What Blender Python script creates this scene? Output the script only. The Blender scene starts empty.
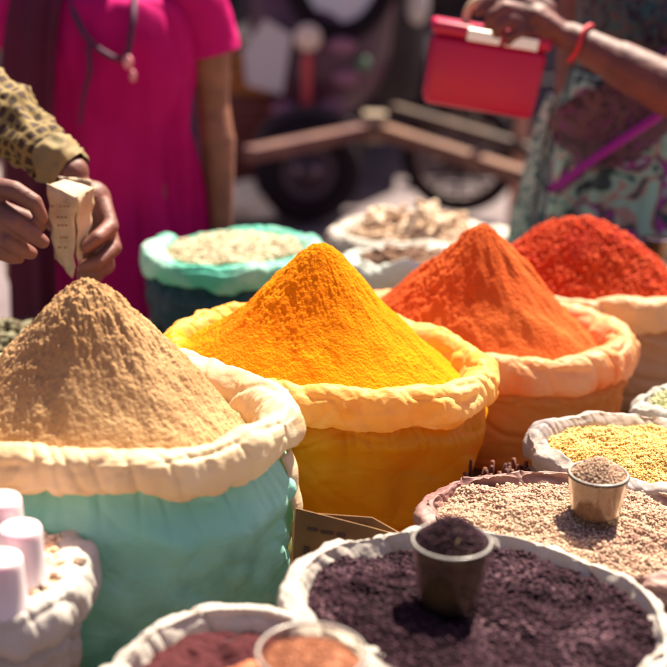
import bpy, bmesh, math, random
import numpy as np
from mathutils import Vector, Matrix
random.seed(4); RNG = np.random.RandomState(7)
R = math.radians
S = bpy.context.scene
C = S.collection

# ------------------------------------------------------------------ camera
PITCH, ROLL = 19.7, 1.5
cam = bpy.data.cameras.new('camera'); co = bpy.data.objects.new('camera', cam); C.objects.link(co)
co.location = (0, 0, 1.6)
co.rotation_euler = (Matrix.Rotation(R(90 - PITCH), 3, 'X') @ Matrix.Rotation(R(ROLL), 3, 'Z')).to_euler()
cam.sensor_width = 24; cam.sensor_height = 24; cam.lens = 50; cam.clip_end = 300
cam.dof.use_dof = True; cam.dof.focus_distance = 1.78; cam.dof.aperture_fstop = 1.8
S.camera = co
# ------------------------------------------------------------------ light
SUN_AZ, SUN_EL = 28, 59          # degrees from +Y (negative: to the left), elevation
w = bpy.data.worlds.new('World'); S.world = w; w.use_nodes = True
nt = w.node_tree; sk = nt.nodes.new('ShaderNodeTexSky'); sk.sky_type = 'NISHITA'; sk.sun_disc = False
sk.sun_elevation = R(SUN_EL); sk.sun_rotation = R(SUN_AZ); sk.dust_density = 3; sk.air_density = 1.0
tint = nt.nodes.new('ShaderNodeMix'); tint.data_type = 'RGBA'; tint.blend_type = 'MULTIPLY'; tint.inputs[0].default_value = 1; tint.inputs[7].default_value = (1.0, .76, .82, 1)
nt.links.new(sk.outputs[0], tint.inputs[6]); nt.links.new(tint.outputs[2], nt.nodes['Background'].inputs[0]); nt.nodes['Background'].inputs[1].default_value = 0.05
sl = bpy.data.lights.new('sun', 'SUN'); sl.energy = 5.0; sl.angle = R(0.5); sl.color = (1, 0.90, 0.72)
so = bpy.data.objects.new('sun', sl); C.objects.link(so); so.location = (-2, 5, 8)
sv = Vector((math.sin(R(SUN_AZ)) * math.cos(R(SUN_EL)), math.cos(R(SUN_AZ)) * math.cos(R(SUN_EL)), math.sin(R(SUN_EL))))
so.rotation_euler = (-sv).to_track_quat('-Z', 'Y').to_euler()
S.view_settings.view_transform = 'Standard'; S.view_settings.look = 'None'
S.view_settings.exposure = 1.5; S.view_settings.gamma = 1; S.view_settings.use_curve_mapping = False

# ------------------------------------------------------------------ measuring helper: a seen point at a known depth
_p, _r = R(19.7), R(1.5)
_fw = Vector((0, math.cos(_p), -math.sin(_p))); _u = Vector((0, math.sin(_p), math.cos(_p))); _x = Vector((1, 0, 0))
_rt = _x * math.cos(_r) + _u * math.sin(_r); _up = _u * math.cos(_r) - _x * math.sin(_r)
def at(x, y, Y):
    d = _fw + _rt * ((x - 333.5) / 1389) + _up * ((333.5 - y) / 1389)
    return Vector((0, 0, 1.6)) + d * (Y / d.y)
def atz(x, y, z):
    d = _fw + _rt * ((x - 333.5) / 1389) + _up * ((333.5 - y) / 1389)
    return Vector((0, 0, 1.6)) + d * ((z - 1.6) / d.z)

# ------------------------------------------------------------------ numpy noise
_perm = RNG.permutation(256); _perm = np.concatenate([_perm, _perm, _perm])
_gr = RNG.normal(size=(256, 3)); _gr /= np.linalg.norm(_gr, axis=1)[:, None]
def perlin(P):
    P = np.asarray(P, float) + 71.3
    I = np.floor(P).astype(int); f = P - I; I &= 255
    u = f * f * f * (f * (f * 6 - 15) + 10)
    out = 0
    for dx in (0, 1):
        for dy in (0, 1):
            for dz in (0, 1):
                h = _perm[_perm[_perm[(I[:, 0] + dx) & 255] + ((I[:, 1] + dy) & 255)] + ((I[:, 2] + dz) & 255)]
                g = _gr[h]
                dot = g[:, 0] * (f[:, 0] - dx) + g[:, 1] * (f[:, 1] - dy) + g[:, 2] * (f[:, 2] - dz)
                wx = u[:, 0] if dx else 1 - u[:, 0]; wy = u[:, 1] if dy else 1 - u[:, 1]; wz = u[:, 2] if dz else 1 - u[:, 2]
                out = out + dot * wx * wy * wz
    return out * 1.5
def fbm(P, o=4, gain=.5):
    P = np.asarray(P, float); s = 0; a = 1
    for i in range(o):
        s = s + a * perlin(P * 2 ** i + i * 13.7); a *= gain
    return s
def ridge(P, sharp=2.0):
    return np.clip(1 - np.abs(perlin(P)) * sharp, 0, 1) ** 2

# ------------------------------------------------------------------ mesh helpers
def obj(name, verts, faces, mats, parent=None, smooth=True, mi=None, uv=None):
    me = bpy.data.meshes.new(name)
    me.from_pydata([tuple(v) for v in verts], [], [tuple(int(i) for i in f) for f in faces])
    if not isinstance(mats, (list, tuple)): mats = [mats]
    for m in mats: me.materials.append(m)
    if mi is not None: me.polygons.foreach_set('material_index', np.asarray(mi, np.int32))
    if smooth: me.polygons.foreach_set('use_smooth', np.ones(len(me.polygons), bool))
    if uv is not None:
        l = me.uv_layers.new(name='UVMap'); li = np.zeros(len(me.loops), np.int32)
        me.loops.foreach_get('vertex_index', li)
        l.data.foreach_set('uv', np.asarray(uv)[li].ravel())
    me.update()
    o = bpy.data.objects.new(name, me); C.objects.link(o)
    if parent: o.parent = parent
    return o
def bobj(name, bm, mats, parent=None, smooth=False):
    me = bpy.data.meshes.new(name); bm.normal_update(); bm.to_mesh(me); bm.free()
    if not isinstance(mats, (list, tuple)): mats = [mats]
    for m in mats: me.materials.append(m)
    if smooth: me.polygons.foreach_set('use_smooth', np.ones(len(me.polygons), bool))
    o = bpy.data.objects.new(name, me); C.objects.link(o)
    if parent: o.parent = parent
    return o
def tag(o, label, cat, group=None, kind=None):
    if label: o['label'] = label
    if cat: o['category'] = cat
    if group: o['group'] = group
    if kind: o['kind'] = kind
    return o
def thing(name, label, cat, loc=(0, 0, 0), rz=0, group=None):
    o = bpy.data.objects.new(name, None); C.objects.link(o); o.location = loc; o.rotation_euler.z = rz
    return tag(o, label, cat, group)
def struct(o): o['kind'] = 'structure'; return o
def grid_faces(n, m, wrap=True):       # n rows of m verts
    f = []
    for i in range(n - 1):
        for j in range(m if wrap else m - 1):
            k = (j + 1) % m
            f.append((i * m + j, i * m + k, (i + 1) * m + k, (i + 1) * m + j))
    return f
def box(bm, a, b, bevel=0.0, mat=None):
    a = Vector(a); b = Vector(b)
    r = bmesh.ops.create_cube(bm, size=1)
    vs = r['verts']; c = (a + b) / 2; d = b - a
    for v in vs: v.co = Vector((v.co.x * d.x, v.co.y * d.y, v.co.z * d.z))
    if mat is not None:
        for v in vs: v.co = mat @ v.co
    for v in vs: v.co += c
    if bevel:
        es = list({e for v in vs for e in v.link_edges})
        bmesh.ops.bevel(bm, geom=es, offset=bevel, segments=2, affect='EDGES', profile=.5)
def beam_bm(bm, p, q, wd, ht, bevel=.004):
    p = Vector(p); q = Vector(q); d = q - p
    rot = d.to_track_quat('X', 'Z').to_matrix()
    box(bm, (p + q) / 2 - Vector((d.length / 2, wd / 2, ht / 2)), (p + q) / 2 + Vector((d.length / 2, wd / 2, ht / 2)), bevel, rot)
def tube(path, radii, seg=20, sub=1, flat=None, cap=True, noise=0, nf=20, nseed=0):
    """tapered tube through path (Catmull-Rom), returns verts, faces, uv"""
    P = [Vector(p) for p in path]; n = len(P)
    pts = []; rr = []
    for i in range(n - 1):
        p0, p1, p2, p3 = P[max(i - 1, 0)], P[i], P[i + 1], P[min(i + 2, n - 1)]
        for k in range(sub):
            t = k / sub
            pts.append(.5 * ((2 * p1) + (p2 - p0) * t + (2 * p0 - 5 * p1 + 4 * p2 - p3) * t * t + (3 * p1 - p0 - 3 * p2 + p3) * t ** 3))
            rr.append(radii[i] * (1 - t) + radii[i + 1] * t)
    pts.append(P[-1]); rr.append(radii[-1])
    V = []; UV = []
    ref = None; L = 0
    for i, p in enumerate(pts):
        d = (pts[min(i + 1, len(pts) - 1)] - pts[max(i - 1, 0)]).normalized()
        if ref is None: ref = d.orthogonal().normalized()
        ref = (ref - d * ref.dot(d)).normalized(); b = d.cross(ref)
        if i: L += (p - pts[i - 1]).length
        for j in range(seg):
            a = 2 * math.pi * j / seg
            V.append(p + (ref * math.cos(a) + b * math.sin(a)) * rr[i]); UV.append((j / seg, L))
    if noise:
        A = np.array(V); cen = np.repeat(np.array(pts), seg, axis=0); dn = A - cen; dn /= np.linalg.norm(dn, axis=1)[:, None] + 1e-9
        A = A + dn * (noise * (fbm(A * nf + nseed, 3) + 0.8 * ridge(A * nf * .8 + nseed * 2)))[:, None]
        V = [Vector(v) for v in A]
    F = grid_faces(len(pts), seg)
    if cap:
        F.append(tuple(range(seg))[::-1]); F.append(tuple((len(pts) - 1) * seg + j for j in range(seg)))
    return V, F, UV
def tube_obj(name, path, radii, mat, parent=None, **k):
    V, F, UV = tube(path, radii, **k); return obj(name, V, F, mat, parent, uv=UV)
def lathe(profile, seg=48, cx=0, cy=0):
    V = []; 
    for r, z in profile:
        for j in range(seg):
            a = 2 * math.pi * j / seg; V.append((cx + r * math.cos(a), cy + r * math.sin(a), z))
    return V, grid_faces(len(profile), seg)

# ------------------------------------------------------------------ materials
def mat(name, col, rough=.8, col2=None, nscale=8, bump=0, bscale=80, trans=0, metal=0, spec=None, detail=4, ramp=(.4, .6), sub=None, sheen=0):
    m = bpy.data.materials.new(name); m.use_nodes = True; t = m.node_tree; N = t.nodes; L = t.links
    b = N['Principled BSDF']; b.inputs['Roughness'].default_value = rough; b.inputs['Metallic'].default_value = metal
    b.inputs['Base Color'].default_value = (*col, 1)
    if spec is not None: b.inputs['Specular IOR Level'].default_value = spec
    if sheen: b.inputs['Sheen Weight'].default_value = sheen
    if sub: b.inputs['Subsurface Weight'].default_value = sub[0]; b.inputs['Subsurface Radius'].default_value = sub[1]; b.inputs['Subsurface Scale'].default_value = sub[2]
    tc = N.new('ShaderNodeTexCoord'); colout = None
    if col2 is not None:
        n = N.new('ShaderNodeTexNoise'); n.inputs['Scale'].default_value = nscale; n.inputs['Detail'].default_value = detail
        L.new(tc.outputs['Object'], n.inputs['Vector'])
        r = N.new('ShaderNodeValToRGB'); r.color_ramp.elements[0].position = ramp[0]; r.color_ramp.elements[1].position = ramp[1]
        r.color_ramp.elements[0].color = (*col, 1); r.color_ramp.elements[1].color = (*col2, 1)
        L.new(n.outputs['Fac'], r.inputs[0]); L.new(r.outputs[0], b.inputs['Base Color']); colout = r.outputs[0]
    if bump:
        n2 = N.new('ShaderNodeTexNoise'); n2.inputs['Scale'].default_value = bscale; n2.inputs['Detail'].default_value = 6
        L.new(tc.outputs['Object'], n2.inputs['Vector'])
        bp = N.new('ShaderNodeBump'); bp.inputs['Strength'].default_value = bump; bp.inputs['Distance'].default_value = .004
        L.new(n2.outputs['Fac'], bp.inputs['Height']); L.new(bp.outputs[0], b.inputs['Normal'])
    if trans:
        tr = N.new('ShaderNodeBsdfTranslucent'); mx = N.new('ShaderNodeMixShader'); mx.inputs[0].default_value = trans
        if colout: L.new(colout, tr.inputs[0])
        else: tr.inputs[0].default_value = (*col, 1)
        L.new(b.outputs[0], mx.inputs[1]); L.new(tr.outputs[0], mx.inputs[2]); L.new(mx.outputs[0], N['Material Output'].inputs[0])
    return m
def cloth(name, col, col2, stain=None, trans=.3, nscale=6, stainpos=(.5, .62), rough=.5, bump=.45):
    """sack cloth: two tones, powder stain, soft creases and weave"""
    m = mat(name, col, rough, col2, nscale=nscale * .7, trans=trans, ramp=(.38, .62)); t = m.node_tree; N = t.nodes; L = t.links
    b = N['Principled BSDF']; b.inputs['Specular IOR Level'].default_value = .3
    base = b.inputs['Base Color'].links[0].from_socket
    tc = N['Texture Coordinate']
    if stain:
        n = N.new('ShaderNodeTexNoise'); n.inputs['Scale'].default_value = 5; n.inputs['Detail'].default_value = 7; n.inputs['Roughness'].default_value = .6
        L.new(tc.outputs['Object'], n.inputs['Vector'])
        r = N.new('ShaderNodeMapRange'); r.inputs[1].default_value = stainpos[0]; r.inputs[2].default_value = stainpos[1]
        L.new(n.outputs['Fac'], r.inputs[0])
        mx = N.new('ShaderNodeMix'); mx.data_type = 'RGBA'; L.new(r.outputs[0], mx.inputs[0]); L.new(base, mx.inputs[6]); mx.inputs[7].default_value = (*stain, 1)
        L.new(mx.outputs[2], b.inputs['Base Color'])
        if trans:
            for nd in N:
                if nd.type == 'BSDF_TRANSLUCENT': L.new(mx.outputs[2], nd.inputs[0])
    mp = N.new('ShaderNodeMapping'); mp.inputs['Scale'].default_value = (9, 9, 26); mp.inputs['Rotation'].default_value = (.3, .5, .2)
    L.new(tc.outputs['Object'], mp.inputs['Vector'])
    n1 = N.new('ShaderNodeTexNoise'); n1.inputs['Scale'].default_value = 1.0; n1.inputs['Detail'].default_value = 5; n1.inputs['Distortion'].default_value = .8; L.new(mp.outputs[0], n1.inputs['Vector'])
    n2 = N.new('ShaderNodeTexNoise'); n2.inputs['Scale'].default_value = 420; n2.inputs['Detail'].default_value = 2; L.new(tc.outputs['Object'], n2.inputs['Vector'])
    ad = N.new('ShaderNodeMath'); ad.operation = 'MULTIPLY_ADD'; L.new(n2.outputs['Fac'], ad.inputs[0]); ad.inputs[1].default_value = .10; L.new(n1.outputs['Fac'], ad.inputs[2])
    bp = N.new('ShaderNodeBump'); bp.inputs['Strength'].default_value = bump; bp.inputs['Distance'].default_value = .008
    L.new(ad.outputs[0], bp.inputs['Height']); L.new(bp.outputs[0], b.inputs['Normal'])
    return m
def powder(name, c1, c2, bs=260, bump=.9, nscale=14):
    m = mat(name, c1, 1.0, c2, nscale=nscale, bump=bump, bscale=bs, spec=.1, detail=8, ramp=(.3, .7))
    for n in m.node_tree.nodes:
        if n.type == 'BUMP': n.inputs['Distance'].default_value = .003
    return m
def grainmat(name, cols, rough=.6, trans=0):
    m = bpy.data.materials.new(name); m.use_nodes = True; N = m.node_tree.nodes; L = m.node_tree.links; b = N['Principled BSDF']
    b.inputs['Roughness'].default_value = rough; b.inputs['Specular IOR Level'].default_value = .15
    g = N.new('ShaderNodeNewGeometry'); r = N.new('ShaderNodeValToRGB'); r.color_ramp.interpolation = 'LINEAR'
    while len(r.color_ramp.elements) < len(cols): r.color_ramp.elements.new(.5)
    for i, c in enumerate(cols):
        r.color_ramp.elements[i].position = i / (len(cols) - 1); r.color_ramp.elements[i].color = (*c, 1)
    tc = N.new('ShaderNodeTexCoord'); n = N.new('ShaderNodeTexNoise'); n.inputs['Scale'].default_value = 13; n.inputs['Detail'].default_value = 4; L.new(tc.outputs['Object'], n.inputs['Vector'])
    a = N.new('ShaderNodeMath'); a.operation = 'MULTIPLY_ADD'; a.inputs[1].default_value = 1.9; a.inputs[2].default_value = -.78; L.new(n.outputs['Fac'], a.inputs[0])
    c = N.new('ShaderNodeMath'); c.operation = 'MULTIPLY_ADD'; c.inputs[1].default_value = .66; L.new(g.outputs['Random Per Island'], c.inputs[0]); L.new(a.outputs[0], c.inputs[2]); c.use_clamp = True
    L.new(c.outputs[0], r.inputs[0]); L.new(r.outputs[0], b.inputs['Base Color'])
    return m

# ================================================================== SETTING
def street():
    m = mat('street_dust', (.115, .085, .095), .95, (.20, .16, .165), nscale=1.3, bump=.5, bscale=30, detail=9)
    n = 60; V = []
    xs = np.linspace(-1, 1, n)
    for y in xs:
        for x in xs: V.append((60 * x * abs(x), 10 + 60 * y * abs(y), 0))
    V = np.array(V, float); V[:, 2] = .012 * fbm(V * np.array([.7, .7, 0]) + 3, 3)
    V[:, 2] -= .02
    o = obj('ground', V, grid_faces(n, n, False), m); struct(o)
street()

wood_dark = mat('old_timber', (.05, .025, .018), .7, (.10, .05, .03), nscale=5, bump=.4, bscale=60)
wood_tan = mat('worn_timber', (.11, .04, .022), .65, (.18, .075, .04), nscale=6, bump=.4, bscale=60)
plaster = mat('plaster', (.07, .03, .035), .9, (.12, .06, .06), nscale=2, bump=.3, bscale=20)
dark_in = mat('shop_interior', (.03, .008, .014), .9)
steel_dark = mat('dark_steel', (.04, .035, .045), .45, metal=.6)
rubber = mat('rubber', (.010, .005, .009), .85, spec=.2)

def table(name, label, x0, x1, y0, y1, h):
    t = thing(name, label, 'table', ((x0 + x1) / 2, (y0 + y1) / 2, 0))
    a, b = (x1 - x0) / 2, (y1 - y0) / 2
    bm = bmesh.new(); n = max(2, int(2 * b / .14)); st = 2 * b / n
    for i in range(n): box(bm, (-a, -b + i * st + .002, h - .03), (a, -b + (i + 1) * st - .002, h), .003)
    bobj('top', bm, wood_dark, t)
    for sx in (-1, 1):
        for sy in (-1, 1):
            bm = bmesh.new(); cx, cy = sx * (a - .06), sy * (b - .06)
            box(bm, (cx - .03, cy - .03, -.02), (cx + .03, cy + .03, h - .03), .004); bobj('leg', bm, wood_dark, t)
    for sy in (-1, 1):
        bm = bmesh.new(); box(bm, (-a + .08, sy * (b - .06) - .015, h - .11), (a - .08, sy * (b - .06) + .015, h - .032), .003); bobj('rail', bm, wood_dark, t)
TZ = .68
table('trestle_table', 'long dark plank table carrying the spice sacks', -.62, 1.15, .72, 2.62, TZ)
table('wooden_stool', 'low square wooden stand behind the table under the sack of ginger', -.04, .375, 2.36 + .27, 3.0, .64)

# ================================================================== SACKS
def sack(name, label, cx, cy, rz, Rx, Ry, bodyM, collarM, base=TZ, rot=0, tilt=(0, 0), hc=.055, thick=.05, seed=0, lump=.006,
         crease=.006, wob=.008, bulge=.018, inner=.09, group='open sacks of spices and grains on the table', bodyrad=1.0, bcrease=.004, drape=0.0):
    """Empty at base; parts body and rolled collar. Returns (thing, H(theta)->rim info)"""
    H = rz - base
    t = thing(name, label, 'sack', (cx, cy, base), R(rot), group)
    nth = 560
    th = np.linspace(0, 2 * math.pi, nth, endpoint=False); cs, sn = np.cos(th), np.sin(th)
    def planz(x, y): return x * math.tan(R(tilt[0])) * -1 + y * math.tan(R(tilt[1]))
    # ---- collar profile  (radial offset, height, crease weight)
    prof = [(-.020, -hc + .016, .3), (-.010, -hc + .003, .7), (.000, -hc, 1), (.009, -hc * .84, 1), (.011, -hc * .5, 1), (.007, -hc * .2, 1), (.000, -.004, .9),
            (-.010, .0, .8), (-thick * .55, -.004, .8), (-thick * .85, -.016, .9), (-thick - .002, -.036, .9), (-thick - .006, -inner * .6, .8), (-thick - .012, -inner, .8)]
    pr_ = np.array(prof); ns = 60
    tt = np.linspace(0, len(prof) - 1, ns); P = np.zeros((ns, 3))
    for k, x in enumerate(tt):
        i = min(int(x), len(prof) - 2); f = x - i
        p0, p1, p2, p3 = pr_[max(i - 1, 0)], pr_[i], pr_[i + 1], pr_[min(i + 2, len(prof) - 1)]
        P[k] = .5 * (2 * p1 + (p2 - p0) * f + (2 * p0 - 5 * p1 + 4 * p2 - p3) * f * f + (3 * p1 - p0 - 3 * p2 + p3) * f ** 3)
    sc = P[:, None, :]; TH = np.repeat(th[None], ns, 0); SS = np.repeat(np.linspace(0, 1, ns)[:, None], nth, 1)
    # low frequency outline
    C3 = np.stack([cs * 1.3, sn * 1.3, np.full(nth, seed * 3.1)], 1)
    lowr = wob * fbm(C3, 2); lowz = wob * .9 * fbm(C3 + 9, 2); hvar = 1 + .22 * fbm(C3 * 1.1 + 20, 2)
    rad = sc[..., 0] * np.where(sc[..., 0] > 0, 1, 1); z = sc[..., 1].copy()
    z = np.where(z < -.01, z * hvar[None], z)
    X = (Rx + rad + lowr[None]) * np.cos(TH); Yv = (Ry + rad + lowr[None]) * np.sin(TH); Zv = z + lowz[None]
    # creases: radial pleats sheared along the roll + lumps
    rr = (Rx + Ry) / 2
    A = TH * 1.0
    def nz(fa, fs, sd, shear=0):
        a = A + shear * SS
        q = np.stack([np.cos(a) * fa, np.sin(a) * fa, SS * fs + sd], -1).reshape(-1, 3); return q
    k = rr / .2
    msk = np.clip(perlin(nz(2.6 * k, .8, seed + 61)) * 3 + .45, 0, 1).reshape(ns, nth)
    c1 = ridge(nz(5.5 * k, .8, seed + 5, .35), 4.0).reshape(ns, nth) * msk; c2 = ridge(nz(2.2 * k, 3.4, seed + 15, -.5), 3.4).reshape(ns, nth) * (1 - msk * .6)
    c3 = fbm(nz(3.0 * k, 1.6, seed + 31), 2).reshape(ns, nth); c4 = fbm(nz(16 * k, 7, seed + 44), 3).reshape(ns, nth); c5 = ridge(nz(12 * k, 1.6, seed + 75, .5), 4.0).reshape(ns, nth) * np.clip(1 - msk * 2, 0, 1)
    dn = (-crease * .75 * c1 - crease * .9 * c2 - crease * .22 * c5 + lump * 1.3 * c3 + .0010 * c4) * P[:, 2][:, None]
    # crumpled facets: nearest-point distances on the cloth
    pts3 = np.stack([(Rx + rad) * np.cos(TH), (Ry + rad) * np.sin(TH), z * 1.5 + seed], -1).reshape(-1, 3) 
    wv = pts3 + .012 * np.stack([perlin(pts3 * 22), perlin(pts3 * 22 + 50), perlin(pts3 * 22 + 90)], -1)
    cr = (-np.abs(perlin(wv * 24 + 7)) * 1.6 - np.abs(perlin(wv * 52 + 17)) * .8 - np.abs(perlin(wv * 110 + 27)) * .35).reshape(ns, nth)
    dn = dn + .0026 * (cr + .6) * P[:, 2][:, None]
    # normals of profile
    dP = np.gradient(P[:, :2], axis=0); nr = -dP[:, 1]; nzv = dP[:, 0]; ln = np.hypot(nr, nzv) + 1e-9; nr, nzv = -nr / ln * -1, nzv / ln * -1
    nr = dP[:, 1] / ln; nzv = -dP[:, 0] / ln
    X += dn * nr[:, None] * np.cos(TH); Yv += dn * nr[:, None] * np.sin(TH); Zv += dn * nzv[:, None]
    Zv += planz(X, Yv) + H
    V = np.stack([X, Yv, Zv], -1).reshape(-1, 3)
    # ---- body
    nb = 110; u = np.linspace(0, 1, nb)          # 0 bottom .. 1 top
    bt = H - hc * .55
    BX = []; 
    bz = np.concatenate([np.zeros(6), np.linspace(0, 1, nb - 6)])
    br = np.concatenate([np.linspace(0, .93, 6), 0.93 + .07 * np.clip(np.linspace(0, 1, nb - 6) * 9, 0, 1) ** .5])
    BU = np.repeat(bz[:, None], nth, 1); TB = np.repeat(th[None], nb, 0)
    bl = bulge * np.sin(math.pi * np.clip(BU, 0, 1) ** 1.15)
    rx = (Rx - .016) * bodyrad * br[:, None] + bl + lowr[None] * BU; ry = (Ry - .016) * bodyrad * br[:, None] + bl + lowr[None] * BU
    # drawn folds: mostly diagonal and sagging, stronger just beneath the collar
    wrp = .35 * perlin(np.stack([np.cos(TB) * 2, np.sin(TB) * 2, BU + seed], -1).reshape(-1, 3)).reshape(nb, nth)
    q = np.stack([np.cos(TB) * 1.7, np.sin(TB) * 1.7, (BU + wrp) * 3.6 + seed], -1).reshape(-1, 3)
    q2 = np.stack([np.cos(TB + .8 * BU) * 3.2, np.sin(TB + .8 * BU) * 3.2, (BU - wrp) * 5 + seed + 9], -1).reshape(-1, 3)
    q3 = np.stack([np.cos(TB) * 3, np.sin(TB) * 3, BU * 2.2 + seed + 19], -1).reshape(-1, 3)
    q4 = np.stack([np.cos(TB + .2 * BU) * 9, np.sin(TB + .2 * BU) * 9, BU * 1.2 + seed + 29], -1).reshape(-1, 3)
    d = bcrease * ((-1.3 * ridge(q, 1.7) - .35 * ridge(q2, 2.0) + 2.2 * fbm(q3, 2)).reshape(nb, nth) - 1.1 * ridge(q4, 3).reshape(nb, nth) * np.clip((BU - .62) / .3, 0, 1)) * np.clip(br[:, None] * 1.4 - .4, 0, 1)
    pb3 = np.stack([Rx * np.cos(TB), Ry * np.sin(TB), BU * bt * 2.2 + seed], -1).reshape(-1, 3); pb3 = pb3 + .03 * np.stack([perlin(pb3 * 9), perlin(pb3 * 9 + 50), perlin(pb3 * 9 + 90)], -1)
    d = d + bcrease * .3 * (.5 - np.abs(perlin(pb3 * 13)) * 1.8 - np.abs(perlin(pb3 * 30)) * .8).reshape(nb, nth) * np.clip(br[:, None] * 1.4 - .4, 0, 1)
    d = d + .009 * np.exp(-((BU - .76 - .10 * perlin(np.stack([np.cos(TB) * 1.4, np.sin(TB) * 1.4, 0 * BU + seed], -1).reshape(-1, 3)).reshape(nb, nth)) / .075) ** 2) * (bcrease > 0)
    d += -.010 * np.clip((BU - .82) / .18, 0, 1)
    zz = BU * bt
    topz = planz(rx * np.cos(TB), ry * np.sin(TB)) * BU
    Vb = np.stack([(rx + d) * np.cos(TB), (ry + d) * np.sin(TB), zz + topz + lowz[None] * BU], -1).reshape(-1, 3)
    obj('body', Vb, grid_faces(nb, nth), bodyM, t)
    obj('collar', V, grid_faces(ns, nth), collarM, t)
    t['_x'] = 0; del t['_x']
    return t

def heap(name, label, cx, cy, z0, Rx, Ry, hfun, M, cat='spice heap', rot=0, tilt=(0, 0), nr=150, nth=420, rough=.004, seed=0, gully=.006, clump=.003,
         grains=None, depth=.03, group=None, fine=.0012, big=0, patchy=0):
    """a mound in a sack: radial height field with real relief; grains: (count, length, width, material[, rmax])"""
    r = np.linspace(0, 1, nr); th = np.linspace(0, 2 * math.pi, nth, endpoint=False)
    RR, TT = np.meshgrid(r, th, indexing='ij')
    X = RR * Rx * np.cos(TT); Y = RR * Ry * np.sin(TT)
    def zof(X, Y):
        rr = np.hypot(X / Rx, Y / Ry); tt = np.arctan2(Y / Ry, X / Rx)
        z = hfun(rr, tt, X, Y)
        q = np.stack([X, Y, np.full_like(X, seed * 2.3)], -1).reshape(-1, 3)
        g = np.stack([np.cos(tt) * 3, np.sin(tt) * 3, rr * 3 + seed], -1).reshape(-1, 3)
        z = z + (gully * fbm(g, 3)).reshape(X.shape) * np.clip(rr * 2.5, 0, 1)
        pm = np.clip(.75 + patchy * 1.6 * perlin(q * 11 + 40), .12, 1.5)
        z = z + (big * fbm(q * 7 + 3, 2) + rough * .8 * fbm(q * 18, 2) + rough * .35 * pm * fbm(q * 48 + 30, 3) + clump * pm * fbm(q * 85 + 5, 3, .6) + fine * (.6 + .5 * pm) * fbm(q * 260 + 8, 2)).reshape(X.shape)
        z = z - X * math.tan(R(tilt[0])) + Y * math.tan(R(tilt[1]))
        return z
    Z = zof(X, Y)
    V = np.stack([X, Y, Z], -1).reshape(-1, 3); F = grid_faces(nr, nth)
    # skirt & floor so that the mound is a solid
    low = V[-nth:].copy(); low[:, 2] -= depth; low[:, :2] *= .93; V = np.concatenate([V, low])
    b = nr * nth
    F += [((nr - 1) * nth + j, (nr - 1) * nth + (j + 1) % nth, b + (j + 1) % nth, b + j) for j in range(nth)]
    F.append(tuple(b + j for j in range(nth))[::-1])
    mats = [M]; mi = np.zeros(len(F), int)
    if grains:
        N, gl, gw, gm = grains[:4]; rm = grains[4] if len(grains) > 4 else .99
        a = RNG.rand(N) * 2 * math.pi; q = np.sqrt(RNG.rand(N)) * rm
        gx, gy = q * Rx * np.cos(a), q * Ry * np.sin(a); gz = zof(gx, gy)
        dirs = RNG.normal(size=(N, 3)) * np.array([1, 1, .45]); dirs /= np.linalg.norm(dirs, axis=1)[:, None]
        upv = np.tile([0, 0, 1.], (N, 1)) + RNG.normal(size=(N, 3)) * .3
        s1 = np.cross(dirs, upv); s1 /= np.linalg.norm(s1, axis=1)[:, None]; s2 = np.cross(s1, dirs)
        vz = .55 + 1.0 * RNG.rand(N) ** 1.6; L = gl * vz * (.8 + .4 * RNG.rand(N)) / 2; W = gw * vz * (.8 + .4 * RNG.rand(N)) / 2
        cen = np.stack([gx, gy, gz + W * .5 + RNG.rand(N) * gw * .5], -1)
        k = 5; vs = [cen + dirs * L[:, None], cen - dirs * L[:, None]]
        for ringp in (.45, -.45):
            for j in range(k):
                an = 2 * math.pi * j / k
                vs.append(cen + dirs * (L * ringp)[:, None] + s1 * (W * math.cos(an))[:, None] + s2 * (W * .8 * math.sin(an))[:, None])
        G = np.stack(vs, 1).reshape(-1, 3); nv = 2 + 2 * k; base = len(V) + np.arange(N) * nv
        loc = []
        for j in range(k):
            j2 = (j + 1) % k
            loc += [(0, 2 + j, 2 + j2), (1, 2 + k + j2, 2 + k + j), (2 + j, 2 + k + j, 2 + k + j2), (2 + j, 2 + k + j2, 2 + j2)]
        loc = np.array(loc); GF = (base[:, None, None] + loc[None]).reshape(-1, 3)
        V = np.concatenate([V, G]); F = F + [tuple(f) for f in GF]
        mi = np.concatenate([mi, np.ones(len(GF), int)]); mats.append(gm)
    o = obj(name, V, F, mats, mi=mi)
    o.location = (cx, cy, z0); o.rotation_euler.z = R(rot)
    tag(o, label, cat, group)
    return o
def cone(Hh, peak=.1, conc=.12, flat=.0):
    def f(r, t, X, Y):
        e = np.sqrt(r * r + peak * peak) - peak
        k = (math.sqrt(1 + peak * peak) - peak)
        s = 1 - e / k
        return Hh * (s - conc * np.sin(math.pi * np.clip(s, 0, 1)) * 1)
    return f
def flat_(d=.0, hump=.01):
    def f(r, t, X, Y): return hump * (1 - r * r) + d
    return f

SG = 'open sacks of spices and grains on the table'
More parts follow.
